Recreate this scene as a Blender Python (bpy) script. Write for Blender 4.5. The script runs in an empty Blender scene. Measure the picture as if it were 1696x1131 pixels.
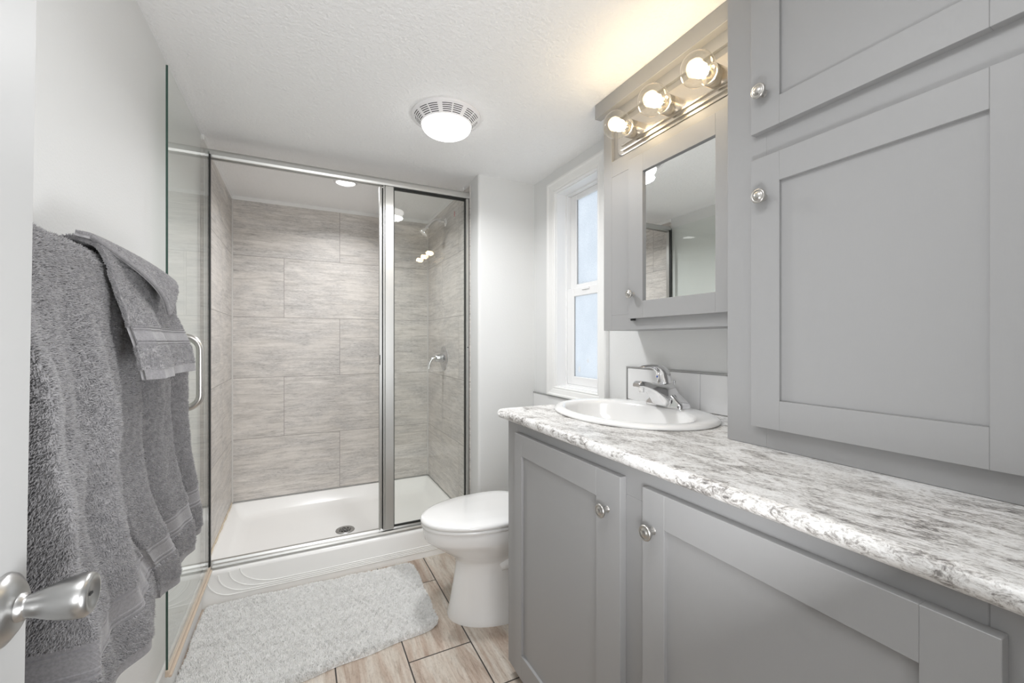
import bpy, bmesh, math, random
import numpy as np
from mathutils import Vector, Matrix

C = bpy.context.scene
COL = C.collection
PI = math.pi

# ------------------------------------------------------------------ camera
cam_d = bpy.data.cameras.new('camera')
cam_d.sensor_width = 36.0
cam_d.lens = 695.876 / 1696 * 36
cam_d.clip_start = 0.01
cam = bpy.data.objects.new('camera', cam_d)
COL.objects.link(cam)
cam.location = (0, 0, 1.2)
cam.rotation_euler = (PI / 2, 0, -math.radians(26.6847))
C.camera = cam

# ------------------------------------------------------------------ world, lights, exposure
world = bpy.data.worlds.new('daylight')
world.use_nodes = True
wb = world.node_tree.nodes['Background']
wb.inputs[0].default_value = (0.93, 0.965, 1.0, 1)
wb.inputs[1].default_value = 1.42
C.world = world
C.view_settings.view_transform = 'Standard'
C.view_settings.look = 'None'
C.view_settings.gamma = 1.0
C.view_settings.use_curve_mapping = False
C.view_settings.exposure = 0.0
C.cycles.max_bounces = 14
C.cycles.diffuse_bounces = 8
C.cycles.glossy_bounces = 6
C.cycles.transmission_bounces = 8
C.cycles.transparent_max_bounces = 24
C.cycles.caustics_reflective = False
C.cycles.caustics_refractive = False
C.cycles.sample_clamp_indirect = 4.0


def lamp(name, kind, loc, power, col, size=0.1, rot=(0, 0, 0), size_y=None, spread=None):
    d = bpy.data.lights.new(name, kind)
    d.energy = power
    d.color = col
    if kind == 'AREA':
        d.size = size
        if size_y:
            d.shape = 'RECTANGLE'
            d.size_y = size_y
        if spread:
            d.shape = 'DISK'
            d.spread = math.radians(spread)
    else:
        d.shadow_soft_size = size
    o = bpy.data.objects.new(name, d)
    o.location = loc
    o.rotation_euler = rot
    COL.objects.link(o)
    return o


# added fill panel in the unseen hall, shining forward through the doorway
lamp('hall_fill', 'AREA', (0.16, -1.30, 1.45), 17, (0.985, 0.995, 1.01), 0.75, (PI / 2, 0, 0), 1.1)
# unseen bounce fill added beside the camera like a flash, aimed up and forward
lamp('bounce_fill', 'AREA', (0.24, 0.26, 0.90), 5.8, (0.985, 0.995, 1.01), 0.25, (PI - math.radians(45), 0, 0), 0.25)
# overhead fill added above the frame inside the door; no real lamp there
lamp('entrance_fill', 'AREA', (0.06, 0.42, 2.12), 6.2, (0.985, 0.995, 1.01), 0.5, (0, 0, 0), 0.5)
P_CEIL, P_SHOWER, P_BULB = 8.2, 7.4, 0.60


# ------------------------------------------------------------------ dimensions (metres)
XL, XR, H = -0.406, 1.2557, 2.142
YB, YN, XN = 3.233, 2.197, 0.893
YREAR = -0.12


# ------------------------------------------------------------------ materials
def new_mat(name):
    m = bpy.data.materials.new(name)
    m.use_nodes = True
    nt = m.node_tree
    return m, nt, nt.nodes['Principled BSDF'], nt.nodes['Material Output']


def simple(name, col, rough=0.5, metal=0.0, spec=0.5, coat=0.0):
    m, nt, b, o = new_mat(name)
    b.inputs['Base Color'].default_value = (*col, 1)
    b.inputs['Roughness'].default_value = rough
    b.inputs['Metallic'].default_value = metal
    b.inputs['Specular IOR Level'].default_value = spec
    b.inputs['Coat Weight'].default_value = coat
    b.inputs['Coat Roughness'].default_value = 0.05
    return m


def add_bump(m, scale, strength, dist=0.002, detail=3, stretch=(1, 1, 1), kind='noise'):
    nt = m.node_tree
    b = nt.nodes['Principled BSDF']
    g = nt.nodes.new('ShaderNodeNewGeometry')
    mp = nt.nodes.new('ShaderNodeMapping')
    mp.inputs['Scale'].default_value = stretch
    if kind == 'noise':
        n = nt.nodes.new('ShaderNodeTexNoise')
        n.inputs['Scale'].default_value = scale
        n.inputs['Detail'].default_value = detail
        out = n.outputs['Fac']
    else:
        n = nt.nodes.new('ShaderNodeTexVoronoi')
        n.inputs['Scale'].default_value = scale
        out = n.outputs['Distance']
    bp = nt.nodes.new('ShaderNodeBump')
    bp.inputs['Strength'].default_value = strength
    bp.inputs['Distance'].default_value = dist
    nt.links.new(g.outputs['Position'], mp.inputs['Vector'])
    nt.links.new(mp.outputs[0], n.inputs['Vector'])
    nt.links.new(out, bp.inputs['Height'])
    nt.links.new(bp.outputs[0], b.inputs['Normal'])
    return m


def ramp(nt, fac, stops):
    r = nt.nodes.new('ShaderNodeValToRGB')
    e = r.color_ramp.elements
    while len(e) < len(stops):
        e.new(0.5)
    for i, (p, c) in enumerate(stops):
        e[i].position = p
        e[i].color = (*c, 1)
    nt.links.new(fac, r.inputs[0])
    return r.outputs[0]


def vec_from_axes(nt, u, v, u0, v0):
    g = nt.nodes.new('ShaderNodeNewGeometry')
    s = nt.nodes.new('ShaderNodeSeparateXYZ')
    nt.links.new(g.outputs['Position'], s.inputs[0])
    c = nt.nodes.new('ShaderNodeCombineXYZ')
    for i, (ax, off) in enumerate(((u, u0), (v, v0))):
        a = nt.nodes.new('ShaderNodeMath')
        a.operation = 'SUBTRACT'
        a.inputs[1].default_value = off
        nt.links.new(s.outputs[ax], a.inputs[0])
        nt.links.new(a.outputs[0], c.inputs[i])
    return c.outputs[0]


def mapped_noise(nt, vec, scale, nscale, detail=6, rough=0.6, dist=0.0, add=None):
    mp = nt.nodes.new('ShaderNodeMapping')
    mp.inputs['Scale'].default_value = scale
    nt.links.new(vec, mp.inputs['Vector'])
    out = mp.outputs[0]
    if add is not None:
        va = nt.nodes.new('ShaderNodeVectorMath')
        va.operation = 'ADD'
        nt.links.new(out, va.inputs[0])
        nt.links.new(add, va.inputs[1])
        out = va.outputs[0]
    n = nt.nodes.new('ShaderNodeTexNoise')
    n.inputs['Scale'].default_value = nscale
    n.inputs['Detail'].default_value = detail
    n.inputs['Roughness'].default_value = rough
    n.inputs['Distortion'].default_value = dist
    nt.links.new(out, n.inputs['Vector'])
    return n.outputs['Fac']


def mixc(nt, fac, a, b, mode='MIX'):
    m = nt.nodes.new('ShaderNodeMix')
    m.data_type = 'RGBA'
    m.blend_type = mode
    for sock, val in ((m.inputs[0], fac), (m.inputs[6], a), (m.inputs[7], b)):
        if isinstance(val, (int, float)):
            sock.default_value = val
        elif isinstance(val, tuple):
            sock.default_value = (*val, 1)
        else:
            nt.links.new(val, sock)
    return m.outputs[2]


def brick(nt, vec, w, h, mortar):
    t = nt.nodes.new('ShaderNodeTexBrick')
    t.offset = 0.5
    t.offset_frequency = 2
    t.inputs['Color1'].default_value = (0, 0, 0, 1)
    t.inputs['Color2'].default_value = (1, 1, 1, 1)
    t.inputs['Mortar'].default_value = (0.5, 0.5, 0.5, 1)
    t.inputs['Scale'].default_value = 1
    t.inputs['Mortar Size'].default_value = mortar
    t.inputs['Mortar Smooth'].default_value = 0
    t.inputs['Bias'].default_value = 0
    t.inputs['Brick Width'].default_value = w
    t.inputs['Row Height'].default_value = h
    nt.links.new(vec, t.inputs['Vector'])
    return t.outputs['Color'], t.outputs['Fac']


def tile_offset(nt, tint):
    sc = nt.nodes.new('ShaderNodeVectorMath')
    sc.operation = 'SCALE'
    sc.inputs['Scale'].default_value = 37.0
    nt.links.new(tint, sc.inputs[0])
    return sc.outputs[0]


def wall_tile(name, axis, u0):
    m, nt, b, o = new_mat(name)
    v = vec_from_axes(nt, axis, 2, u0 - 0.698 * 10, -0.2333)
    tint, fac = brick(nt, v, 0.698, 0.3988, 0.0016)
    off = tile_offset(nt, tint)
    streak = mapped_noise(nt, v, (5.5, 60, 1), 1.0, 8, 0.70, 0.5, off)
    fine = mapped_noise(nt, v, (42, 300, 1), 1.0, 5, 0.72, 0.6, off)
    cloud = mapped_noise(nt, v, (3.2, 9, 1), 1.0, 5, 0.6, 1.0, off)
    base = ramp(nt, streak, [(0.30, (0.43, 0.405, 0.38)), (0.44, (0.58, 0.552, 0.522)), (0.58, (0.67, 0.64, 0.608)), (0.72, (0.77, 0.745, 0.712))])
    dk = ramp(nt, fine, [(0.34, (0.52, 0.515, 0.52)), (0.47, (0.92, 0.92, 0.92)), (0.55, (1, 1, 1)), (0.72, (1.10, 1.10, 1.10))])
    gate = ramp(nt, cloud, [(0.40, (1, 1, 1)), (0.62, (0.30, 0.30, 0.30))])
    sep = nt.nodes.new('ShaderNodeSeparateColor')
    nt.links.new(gate, sep.inputs[0])
    col = mixc(nt, sep.outputs[0], base, mixc(nt, 1.0, base, dk, 'MULTIPLY'))
    cl = ramp(nt, cloud, [(0.35, (0.88, 0.885, 0.90)), (0.6, (1.03, 1.02, 1.01))])
    col = mixc(nt, 0.9, col, cl, 'MULTIPLY')
    col = mixc(nt, fac, col, (0.30, 0.28, 0.26))
    nt.links.new(col, b.inputs['Base Color'])
    b.inputs['Roughness'].default_value = 0.42
    bp = nt.nodes.new('ShaderNodeBump')
    bp.inputs['Strength'].default_value = 0.5
    bp.inputs['Distance'].default_value = 0.001
    inv = nt.nodes.new('ShaderNodeMath')
    inv.operation = 'SUBTRACT'
    inv.inputs[0].default_value = 1
    nt.links.new(fac, inv.inputs[1])
    nt.links.new(inv.outputs[0], bp.inputs['Height'])
    nt.links.new(bp.outputs[0], b.inputs['Normal'])
    return m


def floor_tile():
    m, nt, b, o = new_mat('travertine_plank')
    v = vec_from_axes(nt, 1, 0, 1.33 - 0.49 * 10, 0.36 - 0.247 * 10)
    tint, fac = brick(nt, v, 0.49, 0.247, 0.0026)
    off = tile_offset(nt, tint)
    wide = mapped_noise(nt, v, (2.2, 20, 1), 1.0, 7, 0.6, 0.9, off)
    vein = mapped_noise(nt, v, (5, 46, 1), 1.0, 8, 0.72, 1.2, off)
    speck = mapped_noise(nt, v, (60, 150, 1), 1.0, 4, 0.7, 0.4, off)
    base = ramp(nt, wide, [(0.30, (0.36, 0.265, 0.205)), (0.44, (0.50, 0.41, 0.34)), (0.56, (0.60, 0.54, 0.47)), (0.75, (0.66, 0.62, 0.57))])
    vn = ramp(nt, vein, [(0.30, (0.55, 0.50, 0.47)), (0.42, (0.9, 0.88, 0.86)), (0.55, (1, 1, 1)), (0.70, (1.15, 1.16, 1.17))])
    col = mixc(nt, 0.9, base, vn, 'MULTIPLY')
    sp = ramp(nt, speck, [(0.32, (0.72, 0.70, 0.69)), (0.5, (1, 1, 1))])
    col = mixc(nt, 0.7, col, sp, 'MULTIPLY')
    col = mixc(nt, fac, col, (0.045, 0.038, 0.034))
    nt.links.new(col, b.inputs['Base Color'])
    b.inputs['Roughness'].default_value = 0.38
    bp = nt.nodes.new('ShaderNodeBump')
    bp.inputs['Strength'].default_value = 0.6
    bp.inputs['Distance'].default_value = 0.0015
    inv = nt.nodes.new('ShaderNodeMath')
    inv.operation = 'SUBTRACT'
    inv.inputs[0].default_value = 1
    nt.links.new(fac, inv.inputs[1])
    nt.links.new(inv.outputs[0], bp.inputs['Height'])
    nt.links.new(bp.outputs[0], b.inputs['Normal'])
    return m


def laminate():
    m, nt, b, o = new_mat('granite_laminate')
    g = nt.nodes.new('ShaderNodeNewGeometry')
    rot = nt.nodes.new('ShaderNodeMapping')
    rot.inputs['Rotation'].default_value = (0, 0, math.radians(-9))
    nt.links.new(g.outputs['Position'], rot.inputs['Vector'])
    v = rot.outputs[0]
    cloud = mapped_noise(nt, v, (18, 8.5, 20), 1.0, 5, 0.62, 1.0)
    grain = mapped_noise(nt, v, (150, 58, 80), 1.0, 7, 0.78, 1.2)
    fine = mapped_noise(nt, v, (330, 130, 170), 1.0, 4, 0.72, 0.6)
    base = ramp(nt, cloud, [(0.30, (0.70, 0.695, 0.685)), (0.50, (0.80, 0.795, 0.785)), (0.7, (0.88, 0.88, 0.875))])
    # mineral flecks gather where the clouds are dark
    mx = nt.nodes.new('ShaderNodeMath')
    mx.operation = 'MULTIPLY_ADD'
    mx.inputs[1].default_value = 0.56
    nt.links.new(cloud, mx.inputs[0])
    nt.links.new(grain, mx.inputs[2])
    dk = ramp(nt, mx.outputs[0], [(0.60, (0.09, 0.08, 0.075)), (0.685, (0.34, 0.32, 0.305)), (0.755, (0.76, 0.745, 0.73)), (0.835, (1, 1, 1))])
    col = mixc(nt, 0.88, base, dk, 'MULTIPLY')
    fn = ramp(nt, fine, [(0.32, (0.50, 0.49, 0.48)), (0.46, (0.97, 0.97, 0.97)), (0.8, (1.06, 1.06, 1.06))])
    col = mixc(nt, 0.75, col, fn, 'MULTIPLY')
    nt.links.new(col, b.inputs['Base Color'])
    b.inputs['Roughness'].default_value = 0.33
    return m


def glass_pane(name, tint, refl=1.0):
    m = bpy.data.materials.new(name)
    m.use_nodes = True
    nt = m.node_tree
    nt.nodes.clear()
    o = nt.nodes.new('ShaderNodeOutputMaterial')
    t = nt.nodes.new('ShaderNodeBsdfTransparent')
    t.inputs[0].default_value = (*tint, 1)
    gl = nt.nodes.new('ShaderNodeBsdfGlossy')
    gl.inputs['Roughness'].default_value = 0.0
    gl.inputs[0].default_value = (1, 1, 1, 1)
    f = nt.nodes.new('ShaderNodeFresnel')
    # the same 1.5 glass seen from inside: 1/1.5 on back faces, so both faces reflect alike
    g = nt.nodes.new('ShaderNodeNewGeometry')
    io = nt.nodes.new('ShaderNodeMix')
    io.inputs[2].default_value = 1.5
    io.inputs[3].default_value = 1 / 1.5
    nt.links.new(g.outputs['Backfacing'], io.inputs[0])
    nt.links.new(io.outputs[0], f.inputs[0])
    mm = nt.nodes.new('ShaderNodeMath')
    mm.operation = 'MULTIPLY'
    mm.inputs[1].default_value = refl
    mx = nt.nodes.new('ShaderNodeMixShader')
    nt.links.new(f.outputs[0], mm.inputs[0])
    nt.links.new(mm.outputs[0], mx.inputs[0])
    nt.links.new(t.outputs[0], mx.inputs[1])
    nt.links.new(gl.outputs[0], mx.inputs[2])
    nt.links.new(mx.outputs[0], o.inputs[0])
    return m


def frosted():
    m = bpy.data.materials.new('frosted_glass')
    m.use_nodes = True
    nt = m.node_tree
    nt.nodes.clear()
    o = nt.nodes.new('ShaderNodeOutputMaterial')
    tr = nt.nodes.new('ShaderNodeBsdfTranslucent')
    g = nt.nodes.new('ShaderNodeNewGeometry')
    n1 = mapped_noise(nt, g.outputs['Position'], (300, 300, 300), 1.0, 2, 0.5)
    n2 = mapped_noise(nt, g.outputs['Position'], (6, 6, 4), 1.0, 3, 0.6)
    c1 = ramp(nt, n1, [(0.35, (0.76, 0.79, 0.82)), (0.6, (0.86, 0.89, 0.92))])
    c2 = ramp(nt, n2, [(0.30, (0.94, 0.945, 0.95)), (0.6, (1, 1, 1))])
    nt.links.new(mixc(nt, 1.0, c1, c2, 'MULTIPLY'), tr.inputs[0])
    gl = nt.nodes.new('ShaderNodeBsdfGlossy')
    gl.inputs['Roughness'].default_value = 0.15
    mx = nt.nodes.new('ShaderNodeMixShader')
    mx.inputs[0].default_value = 0.05
    nt.links.new(tr.outputs[0], mx.inputs[1])
    nt.links.new(gl.outputs[0], mx.inputs[2])
    nt.links.new(mx.outputs[0], o.inputs[0])
    return m


def emit(name, col, strength):
    m = bpy.data.materials.new(name)
    m.use_nodes = True
    nt = m.node_tree
    nt.nodes.clear()
    o = nt.nodes.new('ShaderNodeOutputMaterial')
    e = nt.nodes.new('ShaderNodeEmission')
    e.inputs[0].default_value = (*col, 1)
    e.inputs[1].default_value = strength
    nt.links.new(e.outputs[0], o.inputs[0])
    return m


def brushed(name, col, rough, axis_stretch):
    m = simple(name, col, rough, 1.0)
    add_bump(m, 1.0, 0.12, 0.0005, 2, axis_stretch)
    return m


def cloth(name, c0, c1, scale=120, rough=0.95):
    m, nt, b, o = new_mat(name)
    g = nt.nodes.new('ShaderNodeNewGeometry')
    n = nt.nodes.new('ShaderNodeTexNoise')
    n.inputs['Scale'].default_value = scale
    n.inputs['Detail'].default_value = 3
    nt.links.new(g.outputs['Position'], n.inputs['Vector'])
    col = ramp(nt, n.outputs['Fac'], [(0.35, c0), (0.65, c1)])
    nt.links.new(col, b.inputs['Base Color'])
    b.inputs['Roughness'].default_value = rough
    b.inputs['Specular IOR Level'].default_value = 0.1
    b.inputs['Sheen Weight'].default_value = 0.25
    b.inputs['Sheen Roughness'].default_value = 0.5
    return m


M = {}
M['wall'] = add_bump(simple('wall_paint', (0.74, 0.745, 0.74), 0.55, spec=0.3), 170, 0.18, 0.002, 2)
M['ceiling'] = add_bump(simple('ceiling_texture', (0.90, 0.90, 0.90), 0.8, spec=0.2), 95, 0.9, 0.005, 4)
M['trim'] = simple('white_trim', (0.83, 0.83, 0.82), 0.35)
M['vinyl'] = simple('white_vinyl', (0.84, 0.84, 0.84), 0.3)
M['cab'] = add_bump(simple('grey_cabinet_paint', (0.345, 0.345, 0.347), 0.42, spec=0.4), 1.0, 0.10, 0.001, 4, (420, 420, 60))
M['cab_inside'] = simple('cabinet_shadow_gap', (0.10, 0.10, 0.10), 0.7)
M['tile_back'] = wall_tile('wall_tile_back', 0, 0.2477)
M['tile_side'] = wall_tile('wall_tile_side', 1, 2.51)
M['floor'] = floor_tile()
M['counter'] = laminate()
M['splash'] = simple('white_ceramic_tile', (0.80, 0.80, 0.80), 0.2)
M['grout'] = simple('grey_grout', (0.50, 0.50, 0.50), 0.8)
M['edge'] = simple('grey_edge_trim', (0.42, 0.42, 0.42), 0.4, 0.6)
M['porcelain'] = simple('porcelain', (0.86, 0.86, 0.855), 0.12, coat=0.5)
M['acrylic'] = simple('shower_acrylic', (0.90, 0.895, 0.88), 0.22)
M['chrome'] = simple('chrome', (0.80, 0.80, 0.81), 0.07, 1.0)
M['dull_chrome'] = simple('water_spotted_chrome', (0.62, 0.62, 0.63), 0.22, 1.0)
M['nickel'] = brushed('brushed_nickel', (0.58, 0.565, 0.54), 0.30, (60, 60, 900))
M['plate'] = brushed('brushed_nickel_plate', (0.72, 0.67, 0.60), 0.22, (900, 40, 900))
M['steel'] = simple('satin_steel', (0.47, 0.47, 0.465), 0.33, 1.0)
M['old_caulk'] = simple('yellowed_caulk', (0.66, 0.57, 0.44), 0.5)
M['red'] = simple('red_ink', (0.55, 0.06, 0.08), 0.5)
M['alu'] = simple('satin_aluminium', (0.58, 0.58, 0.565), 0.36, 1.0)
M['gasket'] = simple('black_gasket', (0.012, 0.014, 0.013), 0.5)
M['dark'] = simple('dark_slot', (0.02, 0.02, 0.02), 0.8)
M['glass'] = glass_pane('clear_green_glass', (0.975, 0.986, 0.976), 0.75)
M['glass_fix'] = glass_pane('clear_panel_glass', (0.965, 0.975, 0.965), 1.0)
M['glass_edge'] = simple('green_glass_edge', (0.035, 0.075, 0.06), 0.15)
M['bulb_glass'] = glass_pane('clear_bulb_glass', (0.985, 0.975, 0.95), 1.3)
M['frost'] = frosted()
M['mirror'] = simple('mirror', (0.90, 0.92, 0.91), 0.0, 1.0)
M['sweep'] = simple('yellowed_vinyl_sweep', (0.62, 0.52, 0.42), 0.4)
M['caulk'] = simple('corner_caulk', (0.60, 0.585, 0.565), 0.5)
M['plastic'] = simple('white_plastic', (0.82, 0.81, 0.82), 0.4)
M['lens'] = emit('ceiling_lens_light', (1, 0.985, 0.96), 5.0)
M['lens_s'] = emit('shower_lens_light', (1, 0.985, 0.96), 5.0)
M['filament'] = emit('glowing_filament', (1.0, 0.80, 0.50), 30.0)
M['tape'] = simple('pale_tape', (0.80, 0.82, 0.84), 0.6)
M['blue'] = simple('blue_dot', (0.03, 0.09, 0.45), 0.3)
M['towel'] = cloth('grey_terry', (0.255, 0.250, 0.257), (0.355, 0.348, 0.355))
M['band'] = cloth('grey_woven_band', (0.21, 0.205, 0.213), (0.26, 0.255, 0.263), 300, 0.75)
M['mat'] = cloth('light_grey_shag', (0.80, 0.795, 0.775), (0.90, 0.895, 0.88), 60)
M['door'] = simple('door_paint', (0.46, 0.465, 0.465), 0.4)


# ------------------------------------------------------------------ geometry helpers
class MB:
    """Collects vertices and faces (world coordinates) for one mesh."""

    def __init__(self):
        self.v, self.f, self.mi, self.sm = [], [], [], []

    def add(self, v, f, mi=0, smooth=False):
        n = len(self.v)
        self.v += [tuple(p) for p in v]
        self.f += [tuple(i + n for i in q) for q in f]
        self.mi += [mi] * len(f)
        self.sm += [smooth] * len(f)
        return self

    def box(self, x0, x1, y0, y1, z0, z1, bev=0.0, mi=0, seg=1):
        bm = bmesh.new()
        bmesh.ops.create_cube(bm, size=1)
        for q in bm.verts:
            q.co = Vector(((x0 + x1) / 2 + q.co.x * (x1 - x0), (y0 + y1) / 2 + q.co.y * (y1 - y0), (z0 + z1) / 2 + q.co.z * (z1 - z0)))
        if bev > 0:
            bmesh.ops.bevel(bm, geom=list(bm.edges), offset=bev, segments=seg, affect='EDGES', profile=0.5)
        return self.take(bm, mi, seg > 1)

    def take(self, bm, mi=0, smooth=False):
        bm.verts.index_update()
        self.add([q.co[:] for q in bm.verts], [[q.index for q in p.verts] for p in bm.faces], mi, smooth)
        bm.free()
        return self

    def loft(self, rings, close=True, cap0=True, cap1=True, mi=0, smooth=True):
        n = len(rings[0])
        v = [p for r in rings for p in r]
        f = []
        for i in range(len(rings) - 1):
            for j in range(n if close else n - 1):
                k = (j + 1) % n
                f.append((i * n + j, i * n + k, (i + 1) * n + k, (i + 1) * n + j))
        self.add(v, f, mi, smooth)
        if cap0:
            self.add(rings[0], [tuple(range(n))[::-1]], mi, False)
        if cap1:
            self.add(rings[-1], [tuple(range(n))], mi, False)
        return self

    def tube(self, path, r, n=16, mi=0, cap=True):
        path = [Vector(p) for p in path]
        rad = r if isinstance(r, (list, tuple)) else [r] * len(path)
        rings, up = [], None
        for i, p in enumerate(path):
            a = path[max(i - 1, 0)]
            b = path[min(i + 1, len(path) - 1)]
            d = (b - a).normalized()
            if up is None:
                up = d.orthogonal().normalized()
            else:
                up = (up - d * up.dot(d)).normalized()
            w = d.cross(up)
            rings.append([(p + (up * math.cos(t) + w * math.sin(t)) * rad[i])[:] for t in (2 * PI * k / n for k in range(n))])
        return self.loft(rings, True, cap, cap, mi, True)

    def lathe(self, prof, origin, axis, n=32, mi=0, cap0=False, cap1=False):
        """prof: (radius, distance along axis)"""
        a = Vector(axis).normalized()
        u = a.orthogonal().normalized()
        w = a.cross(u)
        o = Vector(origin)
        rings = []
        for r, d in prof:
            r = max(r, 1e-5)
            rings.append([(o + a * d + (u * math.cos(t) + w * math.sin(t)) * r)[:] for t in (2 * PI * k / n for k in range(n))])
        return self.loft(rings, True, cap0, cap1, mi, True)

    def sphere(self, c, r, n=24, m=14, mi=0, sc=(1, 1, 1)):
        rings = []
        for i in range(m + 1):
            t = PI * i / m
            rr = max(math.sin(t), 1e-4)
            rings.append([(c[0] + r * sc[0] * rr * math.cos(2 * PI * k / n), c[1] + r * sc[1] * rr * math.sin(2 * PI * k / n), c[2] - r * sc[2] * math.cos(t)) for k in range(n)])
        return self.loft(rings, True, False, False, mi, True)

    def build(self, name, mats, parent=None, fix=True):
        base = Vector((0, 0, 0))
        if parent is not None:
            q = parent
            while q is not None:
                base += Vector(q.location)
                q = q.parent
            loc = Vector((0, 0, 0))
        else:
            a = np.array(self.v)
            lo, hi = a.min(0), a.max(0)
            loc = Vector(((lo[0] + hi[0]) / 2, (lo[1] + hi[1]) / 2, lo[2]))
            base = loc
        me = bpy.data.meshes.new(name)
        me.from_pydata([(p[0] - base[0], p[1] - base[1], p[2] - base[2]) for p in self.v], [], self.f)
        for mt in (mats if isinstance(mats, (list, tuple)) else [mats]):
            me.materials.append(mt)
        me.polygons.foreach_set('material_index', self.mi)
        me.polygons.foreach_set('use_smooth', self.sm)
        if fix:
            bm = bmesh.new()
            bm.from_mesh(me)
            bmesh.ops.recalc_face_normals(bm, faces=bm.faces)
            bm.to_mesh(me)
            bm.free()
        me.update()
        o = bpy.data.objects.new(name, me)
        o.location = loc
        COL.objects.link(o)
        if parent is not None:
            o.parent = parent
        return o


def tag(o, label=None, cat=None, group=None, kind=None):
    if label:
        o['label'] = label
    if cat:
        o['category'] = cat
    if group:
        o['group'] = group
    if kind:
        o['kind'] = kind
    return o


def empty(name, loc, label, cat, group=None, kind=None):
    o = bpy.data.objects.new(name, None)
    o.location = loc
    o.empty_display_size = 0.05
    COL.objects.link(o)
    return tag(o, label, cat, group, kind)


def struct(o, label, cat='structure'):
    return tag(o, label, cat, None, 'structure')


def arc(c, r, a0, a1, n, ax1, ax2):
    c, ax1, ax2 = Vector(c), Vector(ax1), Vector(ax2)
    return [c + ax1 * (r * math.cos(a0 + (a1 - a0) * i / n)) + ax2 * (r * math.sin(a0 + (a1 - a0) * i / n)) for i in range(n + 1)]


def rrect(a0, a1, b0, b1, r, n=6):
    """rounded rectangle outline in a 2-D plane"""
    pts = []
    for cx, cy, s in ((a1 - r, b1 - r, 0), (a0 + r, b1 - r, 1), (a0 + r, b0 + r, 2), (a1 - r, b0 + r, 3)):
        for i in range(n + 1):
            t = PI / 2 * (s + i / n)
            pts.append((cx + r * math.cos(t), cy + r * math.sin(t)))
    return pts


# ------------------------------------------------------------------ room shell
Y0 = -1.7
struct(MB().box(XL - 0.1, XR + 0.12, Y0 - 0.1, YB + 0.1, -0.05, 0).build('floor', M['floor']), 'travertine-look plank tile floor with dark grout', 'floor')
struct(MB().box(XL - 0.1, XR + 0.12, Y0 - 0.1, YB + 0.1, H, H + 0.05).build('ceiling', M['ceiling']), 'white textured ceiling', 'ceiling')
struct(MB().box(XL - 0.1, XL, Y0, YB + 0.1, 0, H).build('wall_left', M['wall']), 'white wall on the left behind the towels and glass door', 'wall')
struct(MB().box(XL, XR + 0.12, YB, YB + 0.1, 0, H).build('wall_back', M['wall']), 'wall at the back of the shower', 'wall')
# short wall beside the shower, with a bullnose corner
out = []
for i in range(9):
    t = PI + PI / 2 * i / 8
    out.append((XN + 0.016 + 0.016 * math.cos(t), YN + 0.016 + 0.016 * math.sin(t)))
out += [(XR, YN), (XR, YB), (XN, YB)]
mb = MB().loft([[(x, y, 0) for x, y in out], [(x, y, H) for x, y in out]], smooth=False)
struct(mb.build('wall_shower', M['wall']), 'white wall between the shower and the window with a rounded corner', 'wall')
# right wall with the window hole
WY0, WY1, WZ0, WZ1 = 1.585, 1.953, 0.954, 2.013
mb = MB()
mb.box(XR, XR + 0.12, Y0, WY0, 0, H).box(XR, XR + 0.12, WY1, YB, 0, H)
mb.box(XR, XR + 0.12, WY0, WY1, 0, WZ0).box(XR, XR + 0.12, WY0, WY1, WZ1, H)
struct(mb.build('wall_right', M['wall']), 'white wall on the right holding the window and cabinets', 'wall')
# wall with the entrance doorway behind the camera, and the hall beyond
mb = MB()
mb.box(XL, -0.265, YREAR - 0.1, YREAR, 0, H).box(0.50, XR, YREAR - 0.1, YREAR, 0, H).box(-0.265, 0.50, YREAR - 0.1, YREAR, 2.04, H)
struct(mb.build('wall_front', M['wall']), 'wall with the entrance doorway the camera stands in', 'wall')
struct(MB().box(XL - 0.1, XR + 0.12, Y0 - 0.1, Y0, 0, H).build('wall_hall', M['wall']), 'hall wall beyond the entrance doorway', 'wall')
struct(MB().box(XL, XL + 0.011, YREAR, 2.298, 0, 0.138, 0.003).build('baseboard_left', M['trim']), 'white baseboard along the left wall', 'baseboard')

# tiled shower walls
TZ0, TZ1 = 0.165, 2.117
struct(MB().box(XL, XN, YB - 0.009, YB, TZ0, TZ1).build('wall_shower_back', M['tile_back']), 'greige streaked tile on the back of the shower', 'wall')
struct(MB().box(XL, XL + 0.009, 2.335, YB - 0.009, TZ0, TZ1).build('wall_shower_left', M['tile_side']), 'greige streaked tile on the left of the shower', 'wall')
struct(MB().box(XN - 0.006, XN, 2.318, YB - 0.009, TZ0, TZ1 - 0.0).build('wall_shower_right', M['tile_side']), 'greige streaked tile on the right of the shower', 'wall')
mb = MB()
mb.box(XL, XN, YB - 0.013, YB, TZ1, H, 0.002).box(XL, XL + 0.013, 2.335, YB - 0.013, TZ1, H, 0.002).box(XN - 0.010, XN, 2.42, YB - 0.013, TZ1, H, 0.002)
struct(mb.build('trim_1', M['trim']), 'white strip above the shower tile', 'trim')
mb = MB()
mb.box(XL + 0.009, XL + 0.017, YB - 0.017, YB - 0.009, TZ0, TZ1).box(XN - 0.014, XN - 0.006, YB - 0.017, YB - 0.009, TZ0, TZ1)
struct(mb.build('trim_2', M['caulk']), 'pale caulk in the shower corners', 'trim')

mb = MB()
for y in np.linspace(2.37, 3.19, 24):
    mb.box(XL + 0.009, XL + 0.0145 + 0.002 * math.sin(y * 41), y, y + 0.0358, 0.1575, 0.168 + 0.0015 * math.sin(y * 67), 0.001)
struct(mb.build('trim_3', M['old_caulk']), 'yellowed caulk between the left shower tile and the pan', 'trim')

# ------------------------------------------------------------------ window
win = empty('window_1', (XR, (WY0 + WY1) / 2, WZ0), 'narrow white window with frosted panes beside the mirror cabinet', 'window', kind='structure')


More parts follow.
